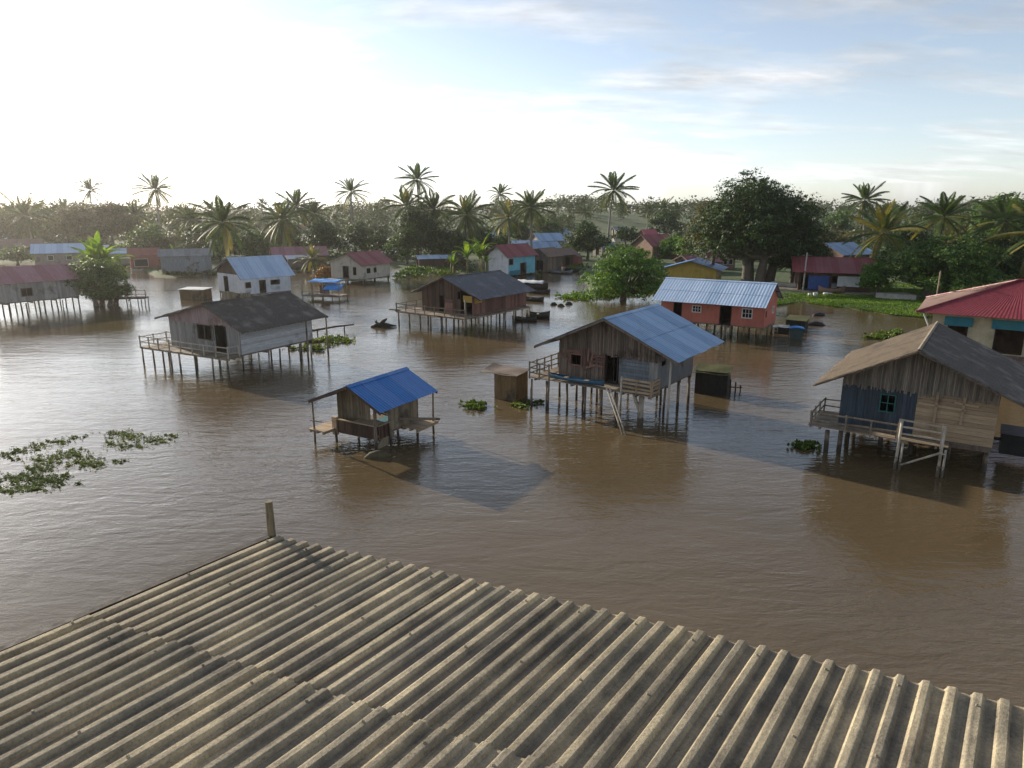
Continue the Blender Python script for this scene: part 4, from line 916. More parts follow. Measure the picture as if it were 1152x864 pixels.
for ci in range(9):
    for ri in range(4):
        a0 = ci*colw-(pit*.55 if ci else .0); a1 = (ci+1)*colw; b0 = rows[ri]-(.0 if ri == 0 else .13); b1 = rows[ri+1]
        lift = (ci % 2)*.007+(.012 if ri % 2 == 1 else .0)+random.uniform(0,.002)
        b0 += rj(.012) if ri else rj(.008)
        mb = MB(); G = []; nu = int((a1-a0)/pit*18); nv = 10
        wav = [random.uniform(0, 6) for _ in range(4)]
        for i in range(nu+1):
            a = a0+(a1-a0)*i/nu; row = []
            for j in range(nv+1):
                bb = b0+(b1-b0)*j/nv; q = d2*a+d1*bb
                h = prof(a)+lift+.004*math.sin(bb*1.7+wav[0])*math.sin(a*2+wav[1])
                if j == 0: h += .003*math.sin(a*31+wav[2])
                if ri and j < 2: h += .006*(2-j)*.5
                row.append(Vector((q.x, q.y, h)))
            G.append(row)
        # object space turned so that x runs across the corrugations
        rot = Matrix.Rotation(-math.atan2(d1.x, -d1.y) if 0 else -(math.atan2(d1.y, d1.x)+math.pi/2), 4, 'Z')
        o = None; base = G[0][0].copy(); base.z = 0
        G = [[rot @ (p_-base) for p_ in row] for row in G]
        slab(mb, G, .007)
        for bb in (b0+.16, (b0+b1)/2):
            for kk in range(ncorr):
                if (kk+ci) % 3: continue
                a = (math.floor(a0/pit+.6)+kk+.5)*pit
                if a > a1: continue
                q = rot @ (d2*a+d1*(bb+rj(.02))-base); mb.tube([(q.x, q.y, lift+.034), (q.x, q.y, lift+.056)], [.013,.008], 7)
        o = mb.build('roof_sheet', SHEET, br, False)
        me = o.data; me.polygons.foreach_set('use_smooth', [len(f_) == 4 for f_ in mb.f]); 
        try: me.set_sharp_from_angle(angle=R(40))
        except Exception: pass
        o.location = Vector((base.x, base.y, ZR)); o.rotation_euler = rot.inverted().to_euler()
mb = MB()
q0 = -d2*.03; 
mb.beam(Vector((q0.x, q0.y, ZR-.045)), Vector((q0.x, q0.y, ZR-.045))+d1*8, .07, .15)
mb.build('barge_board', DARKIN, br)
mb = MB()
for bb in (.25, 1.0, 1.9, 3.0, 3.9, 5, 6, 7): mb.beam(Vector((0,0,ZR-.07))+d1*bb, Vector((0,0,ZR-.07))+d1*bb+d2*9, .05, .08)
mb.build('purlins', W_OLD, br)
mb = MB()
def seg_wall(a, b_, z0, z1):
    a = Vector(a); b_ = Vector(b_); d_ = (b_-a); Lw = d_.length; d_.normalize(); nrm = Vector((-d_.y, d_.x, 0))
    vwall(mb, lambda u, v, z: tuple(a+d_*u+nrm*v+Vector((0,0,z))), 0, Lw, z0, lambda u: z1, .2, jit=.006)
c0 = d1*.45+d2*.45; c1_ = d1*.45+d2*8.6; c2 = d1*7.6+d2*8.6; c3_ = d1*7.6+d2*.45
for a, b_ in ((c0,c1_),(c1_,c2),(c2,c3_),(c3_,c0)): seg_wall(a, b_, -1.2, ZR-.14)
mb.build('wall', W_OLD, br)
mb = MB(); q = P(305, 603, ZR+.02)-Vector((cor.x, cor.y, 0)); q = Vector((q.x-.0, q.y+.02, 0))
mb.tube([(q.x, q.y, -1.2), (q.x, q.y, ZR-.2), (q.x, q.y, ZR+.42)], [.06,.047,.040], 12); mb.build('corner_post', M('old moss stained post', (.10,.08,.05), (.27,.22,.14), (5,5,.7), 5, c3=(.07,.065,.05), bump=.6), br)

# ------------------------------------------------------------------ vegetation
def quads_from(c, ax, nr, ln, wd, bend=.0):
    """leaf quads: centre base c, axis ax, side = nr x ax; diamond outline"""
    sd = np.cross(nr, ax); sd /= (np.linalg.norm(sd, axis=1, keepdims=True)+1e-9)
    ln = ln[:, None]; wd = wd[:, None]
    p0 = c-ax*ln*.5; p2 = c+ax*ln*.5
    p1 = c+sd*wd*.5-nr*bend*wd; p3 = c-sd*wd*.5-nr*bend*wd
    V = np.stack([p0, p1, p2, p3], 1).reshape(-1, 3)
    Q = np.arange(len(c)*4).reshape(-1, 4); return V, Q
def unit(v): return v/(np.linalg.norm(v, axis=-1, keepdims=True)+1e-9)
def leaf_cloud(lobes, n, size, clump, flat=.5, shell=.8, droop=0.):
    """lobes: list (cx,cy,cz,rx,ry,rz)"""
    lob = np.array(lobes, float); vol = (lob[:, 3]*lob[:, 4]*lob[:, 5])**(2/3); pr = vol/vol.sum()
    nc = max(4, n//clump); k = rng.choice(len(lob), nc, p=pr)
    d = unit(rng.normal(size=(nc, 3))); d[:, 2] = np.where(d[:, 2] < -.35, -d[:, 2]*.6, d[:, 2]); d = unit(d)
    rr = np.where(rng.random(nc) < shell, rng.uniform(.82, 1.06, nc), rng.uniform(.35, .85, nc))
    cc = lob[k, :3]+d*rr[:, None]*lob[k, 3:6]
    cs = rng.uniform(.35, 1.0, nc)*size*4.0
    idx = np.repeat(np.arange(nc), clump); m_ = len(idx)
    off_ = rng.normal(size=(m_, 3))*cs[idx][:, None]*np.array([.42,.42,.24])
    c = cc[idx]+off_
    nr = unit(d[idx]*.7+np.array([0,0,flat])+rng.normal(size=(m_, 3))*.45)
    ax = unit(np.cross(nr, rng.normal(size=(m_, 3)))+off_*.4+np.array([0,0,-droop]))
    ax = unit(ax-nr*np.sum(ax*nr, 1, keepdims=True))
    ln = size*rng.uniform(.7, 1.5, m_); wd = ln*rng.uniform(.45, .75, m_)
    return quads_from(c, ax, nr, ln, wd, .15)
def auto_lobes(w, h, zc, n, seed, flat=.6, squash=1.):
    r_ = random.Random(seed); out_ = [(0, 0, zc, w*.30, w*.30, h*.30)]
    for i in range(n):
        a = i*2.4+r_.uniform(-.4, .4); t = math.sqrt((i+.6)/n); rad = w*.5*t*.72
        z = zc+h*.5*(1-t**1.8)*.66*r_.uniform(.5, 1.2)-h*.30*t*r_.uniform(.1,1.1)+r_.uniform(-.06, .06)*h
        s = r_.uniform(.15, .27)
        out_.append((rad*math.cos(a), rad*math.sin(a)*squash, z, w*s, w*s*squash, h*s*flat*1.25*r_.uniform(.8,1.15)))
    m_ = max(4, n//2)
    for i in range(m_):
        a = i*6.283/m_+r_.uniform(-.4, .4); s = r_.uniform(.15, .21); rad = w*.5*r_.uniform(.45, .66)
        out_.append((rad*math.cos(a), rad*math.sin(a)*squash, zc-h*r_.uniform(.18, .34), w*s, w*s*squash, h*s*.95))
    return out_
def trunk_mesh(mb, lobes, zl, r0, n=1, spread=.3, seed=0):
    r_ = random.Random(seed)
    for k in range(n):
        bx, by = (r_.uniform(-spread, spread), r_.uniform(-spread, spread)) if n > 1 else (0, 0)
        fork = Vector((bx*1.4+r_.uniform(-.2,.2), by*1.4, zl))
        mb.tube([(bx, by, -.6), (bx*1.05, by*1.05, .15), (bx*1.2+.05, by*1.2, zl*.55), fork], [r0*1.5, r0*1.12, r0*.9, r0*.75], 9)
        for l in lobes[k::n]:
            e = Vector(l[:3]); mid = fork.lerp(e, .5)+Vector((0, 0, -.1*(e-fork).length)); mid.x += r_.uniform(-.15,.15)
            mb.tube([fork, mid, e], [r0*.5, r0*.3, r0*.1], 6)
def tree(name, label, px, py, w_px, top_px, bot_px, mat, z=None, nl=11, seed=1, leaf=None, trunks=1, flat=.6, shell=.8, cat='tree', dens=1., squash=1., bark=None, group=None, spread=.3, dx=0):
    p = P(px, py, .35); 
    for _ in range(4): p = P(px, py, max(-.2, gz(p.x, p.y)) if z is None else z)
    dist = math.hypot(p.x, p.y); fw = p.y*math.cos(PITCH)+(CAMH-p.z)*math.sin(PITCH); ppm = F/fw
    w = w_px/ppm
    def zat(yy):
        u = (432-yy)/F; return CAMH+p.y*(-math.sin(PITCH)+u*math.cos(PITCH))/(math.cos(PITCH)+u*math.sin(PITCH))-p.z
    zt, zb = zat(top_px), zat(bot_px); h = zt-zb; zb = max(zb, .2)
    root = empty(name, p, random.uniform(0, .6), label, cat, group)
    size = leaf or max(.16, 2.3/ppm)
    lobes = auto_lobes(w*.93, h*1.0, zb+h*.46, nl, seed, flat, squash)
    lobes = [(l[0]+dx, l[1], l[2], l[3], l[4], l[5]) for l in lobes]
    n = int(w_px*(bot_px-top_px)*1.9*dens*(2.3/ppm/size)**2)+200; n = min(n, 46000)
    V, Q = leaf_cloud(lobes, n, size, 26, shell=shell)
    np_mesh('crown', V, Q, [mat], root)
    mb = MB(); trunk_mesh(mb, lobes, zb+h*.15, max(.12, w*.035), trunks, spread, seed); mb.build('trunk', bark or BARK, root, True)
    return root

def palm_mesh(seed, Rf=4.6, nf=26, yellow=.1, nst=24, wl=.052, low=-35):
    r_ = random.Random(seed); V = []; mi = []; Vr = MB()
    for i in range(nf):
        a = i*2.399+r_.uniform(-.25,.25); t = i/(nf-1); el = R(86-(86-low)*t**.85+r_.uniform(-9,9)); Lf = Rf*r_.uniform(.88,1.08)*(1 if t > .15 else .75)
        yl = 1 if (r_.random() < yellow or (t > .93 and r_.random() < .4)) else 0; dr = R(r_.uniform(25,62))*(.55+.6*max(0, math.cos(el))); p = Vector((0,0,0)); pts = [p.copy()]; dirs = []
        e = el
        for k in range(nst):
            s = k/nst; e = el-dr*s**1.5; d = Vector((math.cos(a)*math.cos(e), math.sin(a)*math.cos(e), math.sin(e))); p = p+d*(Lf/nst); pts.append(p.copy()); dirs.append(d)
        side = Vector((-math.sin(a), math.cos(a), 0)); tw = r_.uniform(-.5,.5)
        for k in range(2, nst):
            s = k/nst; d = dirs[k]; up = side.cross(d).normalized(); up = up if up.z > 0 else -up
            ll = Lf*.19*(math.sin(math.pi*min(1, s*.93+.07))**.55)*r_.uniform(.85,1.1)
            for sg in (-1, 1):
                ax = (side*sg*(.78)+d*.75+up*(.25+sg*tw*.3)-Vector((0,0,.45+.4*s))).normalized()
                for q in (0, .25, .5, .75):
                    b0 = pts[k].lerp(pts[min(k+1, nst)], q); w_ = d*wl*.5
                    tip = b0+ax*ll-Vector((0,0,.12*ll)); md = b0+ax*ll*.5
                    V += [b0-w_*.4, md-w_*1.1, tip, md+w_*1.1]; mi.append(yl)
        n0 = len(Vr.f)
        # rachis ribbon as thin quads
        for k in range(0, nst, 2):
            b0 = pts[k]; b1 = pts[min(k+2, nst)]; w_ = side*.05*(1-k/nst*.7)
            V += [b0-w_, b0+w_, b1+w_*.9, b1-w_*.9]; mi.append(1 if yl else 0)
    V = np.array([tuple(v) for v in V]); Q = np.arange(len(V)).reshape(-1, 4)
    return V, Q, mi
PALMS = []
for k in range(5):
    V, Q, mi = palm_mesh(30+k, yellow=(.03,.08,.05,.5,.15)[k], low=(-45,-35,-60,-40,-55)[k], nf=(30,27,34,26,31)[k])
    o = np_mesh('crown', V, Q, [L_PALM, L_PALMY], None, mi); PALMS.append(o.data); bpy.data.objects.remove(o)
NUTS = M('green brown coconuts', (.10,.09,.03), (.2,.16,.06))
def palm(label, px, cy, r_px, py, k=0, lean=0., name='coconut_palm', scale=1., group='coconut palms over the village', zb=None):
    p = P(px, py, .35)
    for _ in range(4): p = P(px, py, max(-.3, gz(p.x, p.y)) if zb is None else zb)
    fw = p.y*math.cos(PITCH)+(CAMH-p.z)*math.sin(PITCH); ppm = F/fw
    u = (432-cy)/F; zc = CAMH+p.y*(-math.sin(PITCH)+u*math.cos(PITCH))/(math.cos(PITCH)+u*math.sin(PITCH))-p.z
    root = empty(name, p, 0, label, 'palm tree', group)
    mb = MB(); pts = []; rad = []; lx = (lean+rj(5))/ppm; p.x -= lx*.5; root.location = p
    for i in range(10):
        t = i/9; pts.append((lx*(t**1.6)+.15*math.sin(t*5+k), .3*math.sin(t*3+k*2)*t, -.5+(zc+.5)*t)); rad.append(.26*(1-.5*t) if i else .42)
    mb.tube(pts, rad, 9); mb.build('trunk', PALMBK, root, True)
    o = bpy.data.objects.new('crown', PALMS[k]); COL.objects.link(o); o.parent = root; o.location = pts[-1]
    s = r_px*1.27/ppm/4.6*scale; o.scale = (s, s, s); o.rotation_euler = (0, 0, px*.37)
    if ppm > 4.:
        mb = MB()
        for q in range(7):
            a = q*.9; c_ = Vector(pts[-1])+Vector((.28*math.cos(a), .28*math.sin(a), -.22-.1*(q % 2)))
            mb.tube([c_+Vector((0,0,.13)), c_+Vector((0,0,.05)), c_-Vector((0,0,.07)), c_-Vector((0,0,.15))], [.03,.12,.12,.03], 7)
        mb.build('coconuts', NUTS, root, True)
    return root
palm('tall palm with broad hazy crown at far left', 38, 243, 27, 284, 2, -4)
palm('palm rising out of the hazy broad trees at left', 111, 214, 16, 279, 1, 0)
palm('slender tall palm alone against the white sky at left', 183, 213, 20, 284, 0, 4)
palm('lower hazy palm left of the slender tall palm', 158, 242, 19, 283, 4, -4)
palm('bushy palm between slender tall palm and white house palm', 217, 247, 20, 289, 2, 2)
palm('palm whose trunk stands right in front of the white blue-roofed house', 261, 250, 31, 334, 4, -8, zb=-.3)
palm('tallest of the clustered palms behind the long pink-red roof', 338, 232, 22, 288, 0, 0)
palm('drooping palm just left in the cluster behind long pink-red roof', 322, 247, 25, 297, 2, -3)
palm('palm at the right of cluster behind long pink-red roof', 355, 240, 17, 287, 1, 4)
palm('lone slim palm above the cream house', 399, 216, 18, 284, 1, -4)
palm('highest palm of the dark group left of centre', 473, 202, 20, 289, 0, -2)
palm('drooping palm left in the dark group left of centre', 459, 232, 24, 291, 2, -4)
palm('drooping palm right in the dark group left of centre', 487, 236, 24, 291, 4, 3)
palm('full round palm above the banana plants', 525, 241, 27, 297, 2, -2)
palm('small tall palm behind the yellowing palm', 566, 218, 13, 280, 1, -1)
palm('yellowing palm above the crimson roof of the turquoise house', 573, 245, 22, 291, 3, -7)
palm('palm with dark trunk right behind the turquoise house', 597, 233, 23, 300, 0, -1)
palm('tallest palm, long bare leaning trunk right of centre', 685, 214, 24, 290, 0, 6)
palm('tall palm against the sky on the right', 967, 225, 23, 300, 0, -2)
palm('ragged yellow-green palm left of the broad right-hand tree', 982, 262, 38, 322, 3, 4)
palm('arching palm behind the broad right-hand tree', 1050, 244, 31, 318, 1, 0)
palm('palm with golden fronds at the right picture edge', 1172, 262, 50, 338, 3, -14)
palm('palm in front of the green crowns at upper right', 1118, 250, 34, 320, 4, -6)
for i, (px, cy, r_, py) in enumerate([(297,229,8,268),(655,238,11,268),(743,234,13,268),(757,236,12,267),(628,232,9,262),(20,238,14,278),(77,236,15,279),(240,236,12,272),(700,236,9,262),(425,236,9,265),(640,233,8,260),(728,236,10,266)]):
    palm(['small hazy palm on the skyline left of the clustered palms','small dark palm left of the tallest leaning palm','first palm of dark trio left of the great dark tree','second palm of dark trio left of the great dark tree','tiny skyline palm above the blue roofs','hazy palm behind the far left palm','hazy palm between far left palm and broad trees','dim palm behind the palm at the white house','tiny palm right of the tallest leaning palm','tiny skyline palm right of the lone slim palm','tiny skyline palm left of the small dark palm','third and leftmost palm of dark trio left of the great dark tree'][i], px, cy, r_, py, (0,1,2,4)[i % 4], rj(3))
# young yellow green palm by the stall
palm('young yellow-green palm behind the blue tarpaulin stall', 353, 291, 17, 311, 3, 0, name='young_palm', group=None)

tree('round_tree', 'round bright green tree standing in shallow water behind the coral house', 701, 338, 104, 277, 335, L_LIME, nl=15, seed=5, z=-.1, dens=1.6)
tree('great_tree', 'great dark tree towering behind the coral house', 846, 320, 156, 188, 304, L_DARK, nl=30, seed=12, trunks=4, dens=1.6, flat=.85, squash=.8, spread=1.6)
tree('great_tree', 'dark tree leaning out on the right flank of the great dark tree', 893, 320, 78, 226, 312, L_DARK, nl=14, seed=14, trunks=2, dens=1.5, flat=.8)
tree('great_tree', 'olive tinged crown on the left flank of the great dark tree', 800, 316, 66, 212, 292, L_OLIVE, nl=11, seed=15, dens=1., flat=.8)
tree('broad_tree', 'broad layered green tree behind the crimson hip roof', 1050, 336, 140, 252, 330, L_MID, nl=22, seed=21, trunks=2, dens=1.6, flat=.55, spread=.8)
tree('broad_tree', 'smaller bright tree left beside the broad layered tree', 985, 334, 50, 285, 325, L_LIME, nl=8, seed=22, dens=1.2)
tree('dark_tree', 'dark round tree left of the tallest leaning palm', 661, 292, 50, 245, 285, L_DARK, nl=11, seed=31, dens=1.2)
tree('dark_tree', 'flat dark umbrella tree behind the tallest palm trunk', 703, 283, 32, 253, 272, L_DARK, nl=7, seed=32, dens=1.2)
tree('dark_tree', 'dark hazy tree beneath the trio of palms', 748, 273, 46, 233, 266, L_DARK, nl=9, seed=33)
tree('bright_bush', 'yellow-green bush left under the great dark tree', 754, 291, 32, 262, 290, L_LIME, nl=7, seed=34, cat='bush')
tree('dark_tree', 'dark round tree above the cream house', 407, 287, 45, 246, 284, L_DARK, nl=9, seed=35, dens=1.2)
tree('dark_tree', 'rounded tree behind the long grey barn', 168, 291, 54, 251, 284, L_MID, nl=9, seed=36)
tree('dome_tree', 'brownish dome of foliage behind the pale blue roof at left', 78, 288, 52, 262, 286, L_OLIVE, nl=8, seed=37)
tree('hazy_tree', 'broad hazy tree, right half of the tall pair at left', 128, 284, 56, 215, 272, L_OLIVE, nl=12, seed=38)
tree('hazy_tree', 'broad hazy tree, left half of the tall pair at left', 92, 284, 52, 219, 272, L_OLIVE, nl=12, seed=39)
tree('hazy_tree', 'hazy tree at the far left picture edge', 4, 283, 50, 231, 276, L_OLIVE, nl=9, seed=40)
fill = [(228,293,56,252,288,L_DARK,'dark foliage left of the palm before the white house'),(282,293,50,254,290,L_MID,'green crown right of the palm before the white house'),(365,291,44,246,287,L_DARK,'dark crown right under the clustered palms'),(322,288,50,250,284,L_OLIVE,'olive crown below the clustered palms'),
 (470,296,50,226,285,L_DARK,'dark crown under the dark palm group left of centre'),(458,297,38,252,290,L_MID,'light green crown low in the dark palm group'),(500,297,50,254,292,L_DARK,'dark crown between dark palm group and round palm'),(540,292,40,254,288,L_DARK,'dark crown right of the round palm trunk'),(428,289,28,258,284,L_DARK,'small dark crown right of the round tree above cream house'),
 (583,278,34,248,272,L_DARK,'dark crown behind the yellowing palm'),(618,274,34,246,268,L_MID,'green crown behind the farthest blue roofs'),(562,288,24,262,284,L_MID,'small green crown left of the yellowing palm trunk'),
 (20,297,34,280,298,L_MID,'low green bush beside the brown roof at left edge'),(196,290,30,262,288,L_OLIVE,'olive bush right behind the long grey barn'),(248,296,30,266,294,L_DARK,'dark bush left of the white house gable'),
 (1122,312,92,217,282,L_MID,'tall green crowns at upper right behind the crimson roof'),(1155,330,90,268,326,L_DARK,'dark tree behind right end of the crimson roof'),(1108,330,60,262,322,L_DARK,'dark tree between broad layered tree and right edge'),(1088,300,50,238,285,L_OLIVE,'olive crown left of the tall crowns at upper right'),
 (1012,306,50,250,290,L_DARK,'dark crown behind the ragged yellow-green palm'),(936,298,46,258,282,L_OLIVE,'olive crown above the dark red roof beyond the road'),(1205,320,90,225,312,L_MID,'green tree partly cut by the right picture edge'),(940,270,36,236,262,L_MID,'hazy tree on the far hill left of the right-hand tall palm'),
 (780,300,40,262,292,L_LIME,'light green shrub under left side of great dark tree'),(690,300,30,277,300,L_MID,'low green shrub behind the round bright tree'),(640,296,16,278,296,L_MID,'little bush beside the tiny red stall'),
 (515,303,20,288,306,L_OLIVE,'olive shrub left beneath the banana plants')]
for i, (px, py, wp, tp, bt, mt, lb) in enumerate(fill):
    wp *= 1.15; tp -= (bt-tp)*.12
    tree('village_tree' if bt-tp > 25 else 'shrub', lb, px, py, wp, tp, bt, mt, nl=9, seed=60+i, cat='tree' if bt-tp > 25 else 'shrub', dens=1.05, group='trees among the village houses')

def banana(label, px, py, n, hpx, seed, spread=1.2, name='banana_plant', zb=.2, stems=3, cat='plant'):
    p = P(px, py, zb); fw = p.y*math.cos(PITCH)+(CAMH-p.z)*math.sin(PITCH); h = hpx*fw/F; r_ = random.Random(seed)
    root = empty(name, p, 0, label, cat); ms = MB(); V = []
    for s_ in range(stems):
        bx, by = r_.uniform(-spread, spread), r_.uniform(-spread, spread)*.7; sh = h*r_.uniform(.35,.5)
        ms.tube([(bx,by,-.5), (bx,by,sh)], [.14,.09], 8)
        for i in range(n):
            a = i*2.4+r_.uniform(-.4,.4); el = R(r_.uniform(35,85)); Ll = h*r_.uniform(.5,.66); q = Vector((bx,by,sh)); dr = R(r_.uniform(30,95)); W_ = Ll*.19
            side = Vector((-math.sin(a), math.cos(a), 0)); pr = None; K = 8
            for k in range(K+1):
                t = k/K; e = el-dr*t**1.4; d = Vector((math.cos(a)*math.cos(e), math.sin(a)*math.cos(e), math.sin(e)))
                w_ = W_*.5*math.sin(math.pi*min(1, .08+t*.9))**.6*(0.15 if k == 0 else 1); up = side.cross(d); up = up if up.z > 0 else -up
                cur = (q-side*w_+up*w_*.35, q.copy(), q+side*w_+up*w_*.35)
                if pr: V += [pr[0], cur[0], cur[1], pr[1], pr[1], cur[1], cur[2], pr[2]]
                pr = cur; q = q+d*Ll/K
    V = np.array([tuple(v) for v in V]); np_mesh('leaves', V, np.arange(len(V)).reshape(-1, 4), [L_BAN], root); ms.build('stem', L_PALMY, root, True)
    return root
banana('bright banana clump left of the turquoise house', 532, 309, 7, 44, 3, 1.6, stems=3)
banana('lower banana plant right in the clump by the turquoise house', 550, 309, 6, 34, 4, .8, stems=2)
banana('yellow-green banana plant left in the clump by the turquoise house', 506, 308, 6, 24, 5, .8, stems=2)
banana('tall banana clump rising from the dark bush at left', 113, 330, 8, 66, 6, 1.5, stems=4, zb=-.1)
banana('small banana leaves beside the low blue roofed barn at left', 196, 296, 5, 22, 9, .8, stems=2)
tree('water_bush', 'dark bush standing in the water right of the pinkish red roofed house', 115, 345, 74, 284, 344, L_MID, nl=14, seed=81, z=-.1, cat='bush', dens=1.6, trunks=4, spread=1.)
tree('shrub', 'orange tinged shrub behind the blue tarpaulin stall', 366, 313, 28, 302, 315, BLOOM, nl=5, seed=82, cat='shrub', z=.1)
# dock by the bush
dk = empty('pole_dock', P(152, 345, 0), R(10), 'rickety pole dock right of the dark bush in the water', 'dock')
deck(dk, -2.2, 1.3, -.5, .6, 1.0, W_DARK, 'y'); railing(dk, [(-2.2,-.5), (1.3,-.5)], 1.0, .8, 2, W_DARK, .9)
for x in (-1.8,-.6,.5,1.2):
    for y in (-.45, .55): stilt(dk, x, y, .9, .05, W_DARK)

# ---- far forest (one mass)
Vs = []; n0 = 0
def far_ok(px, d):
    if 650 < px < 755 and d < 290: return False
    if 925 < px < 968 and d < 330: return False
    if 436 < px < 462 and d < 250: return False
    return True
cnt = 0
while cnt < 980:
    px = random.uniform(-700, 1900); az = math.atan((px-576)/F/1.03); d = 190+450*random.random()**1.3
    if not far_ok(px, d): continue
    x, y = d*math.sin(az), d*math.cos(az); z = max(0, gz(x, y)); cnt += 1
    left = max(0, min(1, (430-px)/400)); hh = random.uniform(6.5, 10.5)+left*2.5*(d < 320); w_ = random.uniform(6, 11)
    lob = auto_lobes(w_, hh, z+hh*.55, 6, cnt, .9); lob = [(l[0]+x, l[1]+y, l[2], l[3], l[4], l[5]) for l in lob]
    V, Q = leaf_cloud(lob, 230 if d < 350 else 150, max(.7, d/F*2.4), 12, shell=.85); Vs.append(V)
V = np.vstack(Vs); tag(np_mesh('far_forest', V, np.arange(len(V)).reshape(-1, 4), [L_FAR]), 'hazy band of distant forest along the horizon', 'forest', None, 'stuff')

Vs = []; cnt = 0
while cnt < 620:
    px = random.uniform(-300, 1500); py = random.triangular(249, 312, 274); q = P(px, py, .4); d = math.hypot(q.x, q.y)
    if gz(q.x, q.y) < .25 or not far_ok(px, d*.9 if d > 200 else 400): continue
    if 845 < px < 1040 and py > 300: continue
    hh = random.uniform(1.4, 4.2); u_ = Vector((q.x, q.y)).normalized(); bad = False
    for (hx, hy, hr) in HOUSES:
        t_ = (Vector((hx, hy))-Vector((q.x, q.y))).dot(u_); off_ = abs((hx-q.x)*u_.y-(hy-q.y)*u_.x)
        if off_ < hr+1.5 and -hr-2 < t_ < (26 if hh > 1.8 else 14): bad = True; break
    if bad: continue
    cnt += 1; z = gz(q.x, q.y); w_ = random.uniform(3.5, 8)
    lob = [(l[0]+q.x, l[1]+q.y, l[2], l[3], l[4], l[5]) for l in auto_lobes(w_, hh, z+hh*.4, 5, 900+cnt, .9)]
    V, Q = leaf_cloud(lob, 260, max(.3, d/F*2.3), 13, shell=.9); Vs.append(V)
V = np.vstack(Vs); tag(np_mesh('undergrowth', V, np.arange(len(V)).reshape(-1, 4), [L_DARK]), 'dark undergrowth filling the ground between village trees', 'undergrowth', None, 'stuff')

# ---- water plants, grass
def rosettes(pts, n_leaf, size, up=.5):
    pts = np.array(pts); m_ = len(pts); idx = np.repeat(np.arange(m_), n_leaf); k = len(idx); a = rng.uniform(0, 2*np.pi, k); e = rng.uniform(.15, 1.1, k)*up*1.6
    ax = np.stack([np.cos(a)*np.cos(e), np.sin(a)*np.cos(e), np.sin(e)], 1); nr = unit(np.stack([-np.cos(a)*np.sin(e), -np.sin(a)*np.sin(e), np.cos(e)], 1)+rng.normal(size=(k, 3))*.2)
    nr = unit(nr-ax*np.sum(ax*nr, 1, keepdims=True))
    ln = size*rng.uniform(.6, 1.4, k); c = pts[idx]+ax*ln[:, None]*.7+np.array([0, 0, .01]); return quads_from(c, ax, nr, ln, ln*rng.uniform(.5, .85, k), .1)
def patch(name, label, blobs, n, size, cat='water plants', mat=None, kind='stuff', n_leaf=6, up=.5, z=.0, clumpy=True):
    pts = []; tot = sum(b[2]*b[3] for b in blobs)
    for (px, py, rx_, ry_) in blobs:
        k = max(3, int(n*rx_*ry_/tot)); subs = [(random.gauss(0, .42), random.gauss(0, .42)) for _ in range(max(2, k//9))]
        for _ in range(k):
            s_ = random.choice(subs) if clumpy and random.random() < .8 else (random.gauss(0, .55), random.gauss(0, .55))
            q = P(px+rx_*(s_[0]+random.gauss(0, .07)), py+ry_*(s_[1]+random.gauss(0, .09)), z); pts.append((q.x, q.y, max(z, gz(q.x, q.y)) if z else z))
    V, Q = rosettes(pts, n_leaf, size, up); o = np_mesh(name, V, Q, [mat or L_HYA]); tag(o, label, cat, None, kind); return o
patch('water_hyacinth', 'upper strand of scattered floating hyacinth at left', [(5,512,14,4),(22,508,14,4),(45,502,16,4),(65,497,16,4),(82,492,12,3),(20,517,6,3)], 546, .062, up=.42)
patch('water_hyacinth', 'main mat of floating hyacinth at left', [(55,517,22,7),(85,512,24,7),(95,520,24,7),(45,527,20,7),(110,523,14,5),(40,538,26,8),(62,540,18,7),(15,540,16,8),(10,552,14,5),(30,550,22,5),(75,535,8,4)], 1950, .062, up=.42)
patch('water_hyacinth', 'right-hand strand of floating hyacinth beside the main mat', [(140,488,26,5),(150,492,20,6),(125,500,14,5),(150,503,20,4),(175,495,24,5),(195,490,14,3),(135,519,12,3),(90,543,6,3)], 845, .062, up=.42)
patch('floating_plant', 'small bright tuft of floating weed left of the middle plank house', [(534,457,11,4)], 90, .15, 'floating weed', None, 'stuff', 8, 1., clumpy=False)
patch('floating_plant', 'floating weed under the left deck of the middle plank house', [(585,457,16,4),(598,453,12,3)], 140, .12, 'floating weed', None, 'stuff', 7, .8)
patch('floating_plant', 'green weed tuft beside the left stilts of the thatched house', [(906,503,13,3.5)], 90, .15, 'floating weed', None, 'stuff', 8, 1., clumpy=False)
patch('water_weed', 'green weed mat behind the silvery board house', [(360,384,28,4),(380,382,22,4),(345,392,18,4),(392,384,10,2)], 420, .17, n_leaf=6, up=.8)
patch('water_weed', 'weed fringe left under the round bright green tree', [(640,335,18,3),(655,334,24,4),(680,332,30,5),(700,330,30,5)], 700, .28, mat=L_LIME, up=.8)
patch('water_weed', 'weed beside the pond bank above the thatched house', [(990,380,22,3),(1005,376,16,4)], 260, .2, up=.8)
patch('bank_plants', 'low plants on the bank left of centre', [(462,308,22,4),(480,305,20,4),(500,306,30,4),(450,312,12,2)], 500, .35, 'bank plants', L_MID, up=.9, z=.15)
patch('bank_plants', 'low plants along the left village bank', [(20,303,40,3),(120,303,40,3),(240,308,20,3),(200,309,30,2),(340,303,30,3)], 600, .35, 'bank plants', L_OLIVE, up=.9, z=.15)
patch('bank_plants', 'low plants at the end of the channel', [(610,303,10,3),(650,302,14,4),(575,309,30,2),(640,291,20,2)], 300, .35, 'bank plants', L_MID, up=.9, z=.15)
